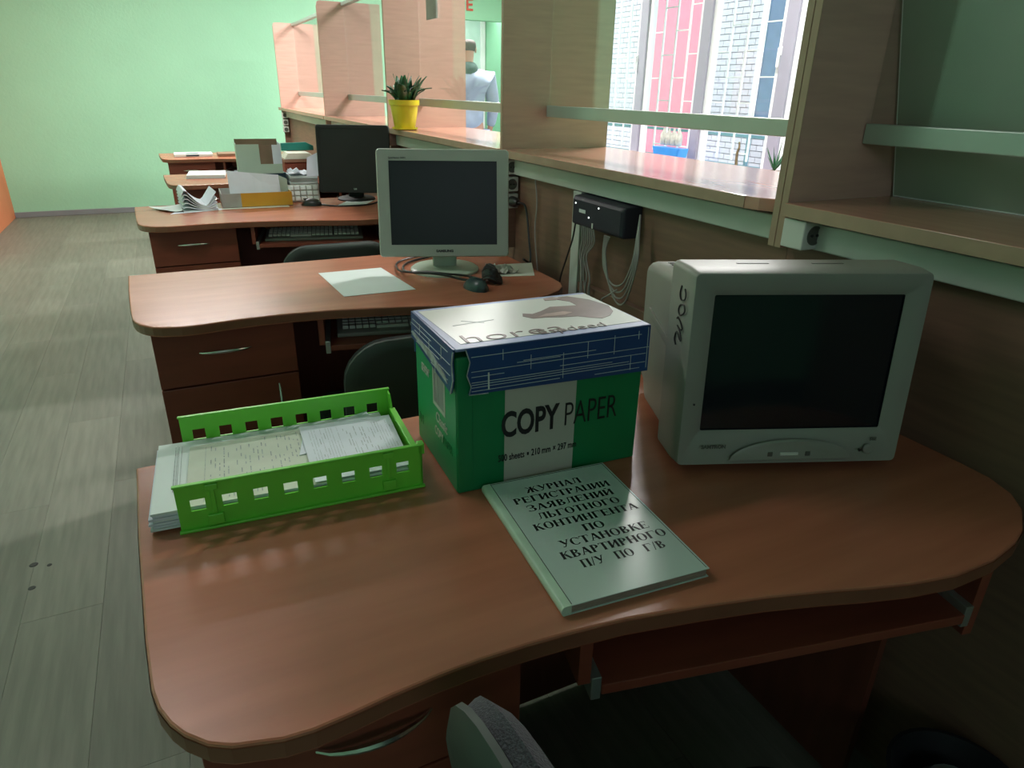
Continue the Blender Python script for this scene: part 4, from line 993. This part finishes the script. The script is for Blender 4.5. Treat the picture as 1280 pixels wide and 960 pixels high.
# ------------------------------------------------------------------ office chairs
def chair(label, loc, rz, top, m_f, tilt=R(8)):
    t = thing('office_chair', label, 'chair', loc, rz, 'upholstered office chairs')
    n = 12; rgf = []; rgs = []
    hh = top-.44
    for (y, s_) in ((0, .90), (.010, .985), (.024, 1.0), (.036, .94), (.043, .82)):
        rgf.append([(a*s_, y, .44+hh/2+(b)*s_+.0) for a, b in rrect(-.22, .22, -hh/2, hh/2, .10, 6)])
    for (y, s_) in ((-.012, .86), (-.008, .95), (.002, 1.0), (.008, 1.0)):
        rgs.append([(a*s_, y, .44+hh/2+(b)*s_) for a, b in rrect(-.222, .222, -hh/2-.002, hh/2+.002, .10, 6)])
    mx = Matrix.Translation((0, -.235, 0)) @ Matrix.Translation((0, 0, .44)) @ Matrix.Rotation(tilt, 4, 'X') @ Matrix.Translation((0, 0, -.44))
    obj('backrest', MB().loft(rgf, mx=mx), m_f, t, sm=True)
    obj('back_shell', MB().loft(rgs, mx=mx), M['shell'], t, sm=True, label='green grey plastic back shell')
    obj('seat', MB().loft([[(a*s_, b*s_, z) for a, b in rrect(-.235, .235, -.20, .24, .08, 6)] for z, s_ in ((.39, .92), (.405, 1), (.43, 1), (.447, .95), (.452, .8))]), M['fabric_dark'], t, sm=True)
    obj('back_bracket', MB().tube(smooth([(0, -.08, .375), (0, -.26, .37), (0, -.29, .42), (0, -.285, .52)]), .018, 8), M['black'], t, sm=True)
    obj('gas_column', MB().lathe([(.028, .10), (.028, .25), (.016, .25), (.016, .39)], n=16), M['black'], t, sm=True)
    for k in range(5):
        a = 2*PI*k/5+.3; c, s_ = math.cos(a), math.sin(a)
        lg = obj('base_leg', MB().tube([(.02*c, .02*s_, .12), (.15*c, .15*s_, .095), (.27*c, .27*s_, .07)], [.024, .018, .013], 8), M['black'], t, sm=True)
        obj('caster', MB().lathe([(.012, -.022), (.026, -.018), (.028, 0), (.026, .018), (.012, .022)], 0, 0, 16, mx=Matrix.Translation((.27*c, .27*s_, .028)) @ Matrix.Rotation(a, 4, 'Z') @ Matrix.Rotation(PI/2, 4, 'X')), M['black'], lg, sm=True)
    return t
chair('grey woven office chair turned sideways at the nearest desk', (.445, .205, 0), -PI/2+R(4), .885, M['fabric'])
chair('dark office chair between the nearest and second desk', (.515, 1.735, 0), 0, .775, M['fabric_dark'])
chair('dark office chair pushed to the paper crowded third desk', (.56, 2.97, 0), 0, .745, M['fabric_dark'])

# waste bin under the nearest desk
wb = thing('waste_bin', 'black waste bin with pale bag under the nearest desk right', 'bin', (1.03, .36, 0))
obj('bin_body', MB().lathe([(.085, 0), (.105, .25), (.110, .26), (.103, .26), (.082, .19), (.001, .188)], n=28), M['bin'], wb, sm=True)
obj('bin_bag', MB().lathe([(.03, .19), (.055, .20), (.06, .225), (.045, .25), (.03, .245), (.02, .262), (.001, .255)], n=18), M['bag'], wb, sm=True)

# ------------------------------------------------------------------ person walking away in the visitor area
def skin(name, verts, edges, radii, m, parent, sub=2, rootv=0, label=None):
    me = bpy.data.meshes.new(name); me.from_pydata(verts, edges, []); o = bpy.data.objects.new(name, me); C.objects.link(o); o.parent = parent
    me.materials.append(m)
    md = o.modifiers.new('skin', 'SKIN'); md.use_smooth_shade = True
    for i, r_ in enumerate(radii):
        rr_ = r_ if isinstance(r_, tuple) else (r_, r_); me.skin_vertices[0].data[i].radius = rr_; me.skin_vertices[0].data[i].use_root = (i == rootv)
    s_ = o.modifiers.new('sub', 'SUBSURF'); s_.levels = sub; s_.render_levels = sub
    if label: o['label'] = label
    return o
pr = thing('person', 'person seen from behind in pale blue jacket walking to the niche door', 'person', (2.70, 6.5, 0), R(-8))
V = [(0, 0, .98), (0, .01, 1.12), (0, .0, 1.28), (0, -.01, 1.42), (0, 0, 1.50), (0, .015, 1.57), (0, .03, 1.66), (0, .03, 1.735),
     (.18, 0, 1.40), (.235, -.02, 1.17), (.225, .05, .93), (-.18, 0, 1.40), (-.24, .0, 1.17), (-.22, .08, .95),
     (.095, 0, .90), (.10, .10, .50), (.10, .04, .09), (.10, .15, .04), (-.095, 0, .90), (-.10, -.04, .50), (-.10, -.20, .12), (-.10, -.12, .05)]
E_ = [(0, 1), (1, 2), (2, 3), (3, 4), (4, 5), (5, 6), (6, 7), (3, 8), (8, 9), (9, 10), (3, 11), (11, 12), (12, 13), (0, 14), (14, 15), (15, 16), (16, 17), (0, 18), (18, 19), (19, 20), (20, 21)]
Rr = [(.14, .10), (.125, .09), (.145, .10), (.11, .085), .05, .052, (.075, .09), (.06, .075), .052, .04, .028, .052, .04, .028, .078, .056, .038, .03, .078, .056, .038, .03]
body = skin('body', V, E_, Rr, M['skin'], pr)
jk = [(0, 0, .92), (0, .01, 1.12), (0, .0, 1.28), (0, -.01, 1.42), (0, -.005, 1.49), (.20, 0, 1.42), (.245, -.02, 1.17), (.23, .045, .97), (-.20, 0, 1.42), (-.25, .0, 1.17), (-.228, .075, .98)]
skin('jacket', jk, [(0, 1), (1, 2), (2, 3), (3, 4), (3, 5), (5, 6), (6, 7), (3, 8), (8, 9), (9, 10)], [(.175, .125), (.155, .115), (.178, .122), (.178, .12), .095, .088, .062, .047, .088, .062, .047], M['jacket'], pr)
skin('scarf', [(0, -.01, 1.44), (0, -.0, 1.50), (0, .01, 1.55), (.12, -.01, 1.455), (-.12, -.01, 1.455)], [(0, 1), (1, 2), (0, 3), (0, 4)], [(.13, .13), (.085, .085), .056, .10, .10], M['scarf'], pr, label='dark green grey collar')
skin('trousers', [(0, 0, .97), (.095, 0, .88), (.10, .10, .50), (.10, .045, .10), (-.095, 0, .88), (-.10, -.04, .50), (-.10, -.19, .14)], [(0, 1), (1, 2), (2, 3), (0, 4), (4, 5), (5, 6)], [(.15, .115), .095, .07, .058, .095, .07, .058], M['jeans'], pr)
skin('hair', [(0, .012, 1.62), (0, .012, 1.69), (0, .025, 1.735)], [(0, 1), (1, 2)], [(.075, .07), (.088, .09), (.075, .08)], M['hair'], pr)
for s_ in (-1, 1): obj('ear', MB().lathe([(.002, -.01), (.016, -.004), (.018, .004), (.004, .008)], 0, 0, 10, mx=Matrix.Translation((s_*.080, .035, 1.655)) @ Matrix.Rotation(PI/2, 4, 'Y') @ Matrix.Scale(1.5, 4, (1, 0, 0))), M['skin'], pr, sm=True)
obj('nose', MB().loft([[(-.014, .115, 1.63), (.014, .115, 1.63), (.006, .115, 1.675), (-.006, .115, 1.675)], [(-.006, .14, 1.636), (.006, .14, 1.636), (.003, .12, 1.67), (-.003, .12, 1.67)]]), M['skin'], pr)
for (hx, hy, hz) in ((.224, .055, .925), (-.219, .085, .945)):
    hd = skin('hand', [(hx, hy, hz), (hx, hy+.01, hz-.05), (hx, hy+.015, hz-.085)], [(0, 1), (1, 2)], [(.024, .02), (.02, .036), (.014, .034)], M['skin'], pr, 1)
    for k, L in enumerate((.062, .072, .066, .052)):
        y = hy-.018+k*.018
        skin('finger', [(hx, y+.01, hz-.085), (hx, y+.012, hz-.085-L*.5), (hx-.008*(1 if hx > 0 else -1), y+.014, hz-.085-L)], [(0, 1), (1, 2)], [.009, .008, .0065], M['skin'], hd, 1)
    skin('thumb', [(hx, hy+.035, hz-.03), (hx, hy+.055, hz-.06), (hx, hy+.058, hz-.09)], [(0, 1), (1, 2)], [.011, .010, .008], M['skin'], hd, 1)
for (sx, sy, sz) in ((.10, .04, 0), (-.10, -.20, .02)):
    obj('shoe', MB().loft([[(sx+a*k1, sy+.045+b, sz+z) for a, b in rrect(-.045, .045, -.11, .16, .04, 4)] for z, k1 in ((0, 1), (.03, 1.02), (.07, .8), (.09, .6))]), M['black'], pr, sm=True)

# ------------------------------------------------------------------ added ceiling luminaires, unseen, to brighten the room
def fill_lum(label, x, y, power, zc=ZC):
    t = thing('added_ceiling_light', label, 'ceiling light', (x, y, zc), 0, 'added ceiling lights')
    obj('housing', MB().box(-.6, .6, -.1, .1, -.06, -.001), M['window_white'], t, bev=.004)
    obj('diffuser', MB().box(-.58, .58, -.085, .085, -.072, -.061), M['fill_lamp'], t)
    l = area('fill_lamp', (0, 0, -.075), (0, 0, 0), 1.15, .16, power); l.parent = t
fill_lum('added long ceiling light above the far desks', .1, 6.3, FILL_FAR)
fill_lum('added long ceiling light in the visitor area by the person', 2.8, 6.6, FILL_VISIT)
fill_lum('added long ceiling light in the visitor area by the window', 2.8, 3.2, FILL_VISIT)
fill_lum('added long ceiling light above the nearest desks', -.75, 2.3, FILL_NEAR)
fill_lum('added ceiling light inside the niche before the grey door', 3.62, 9.25, 14, 2.35)
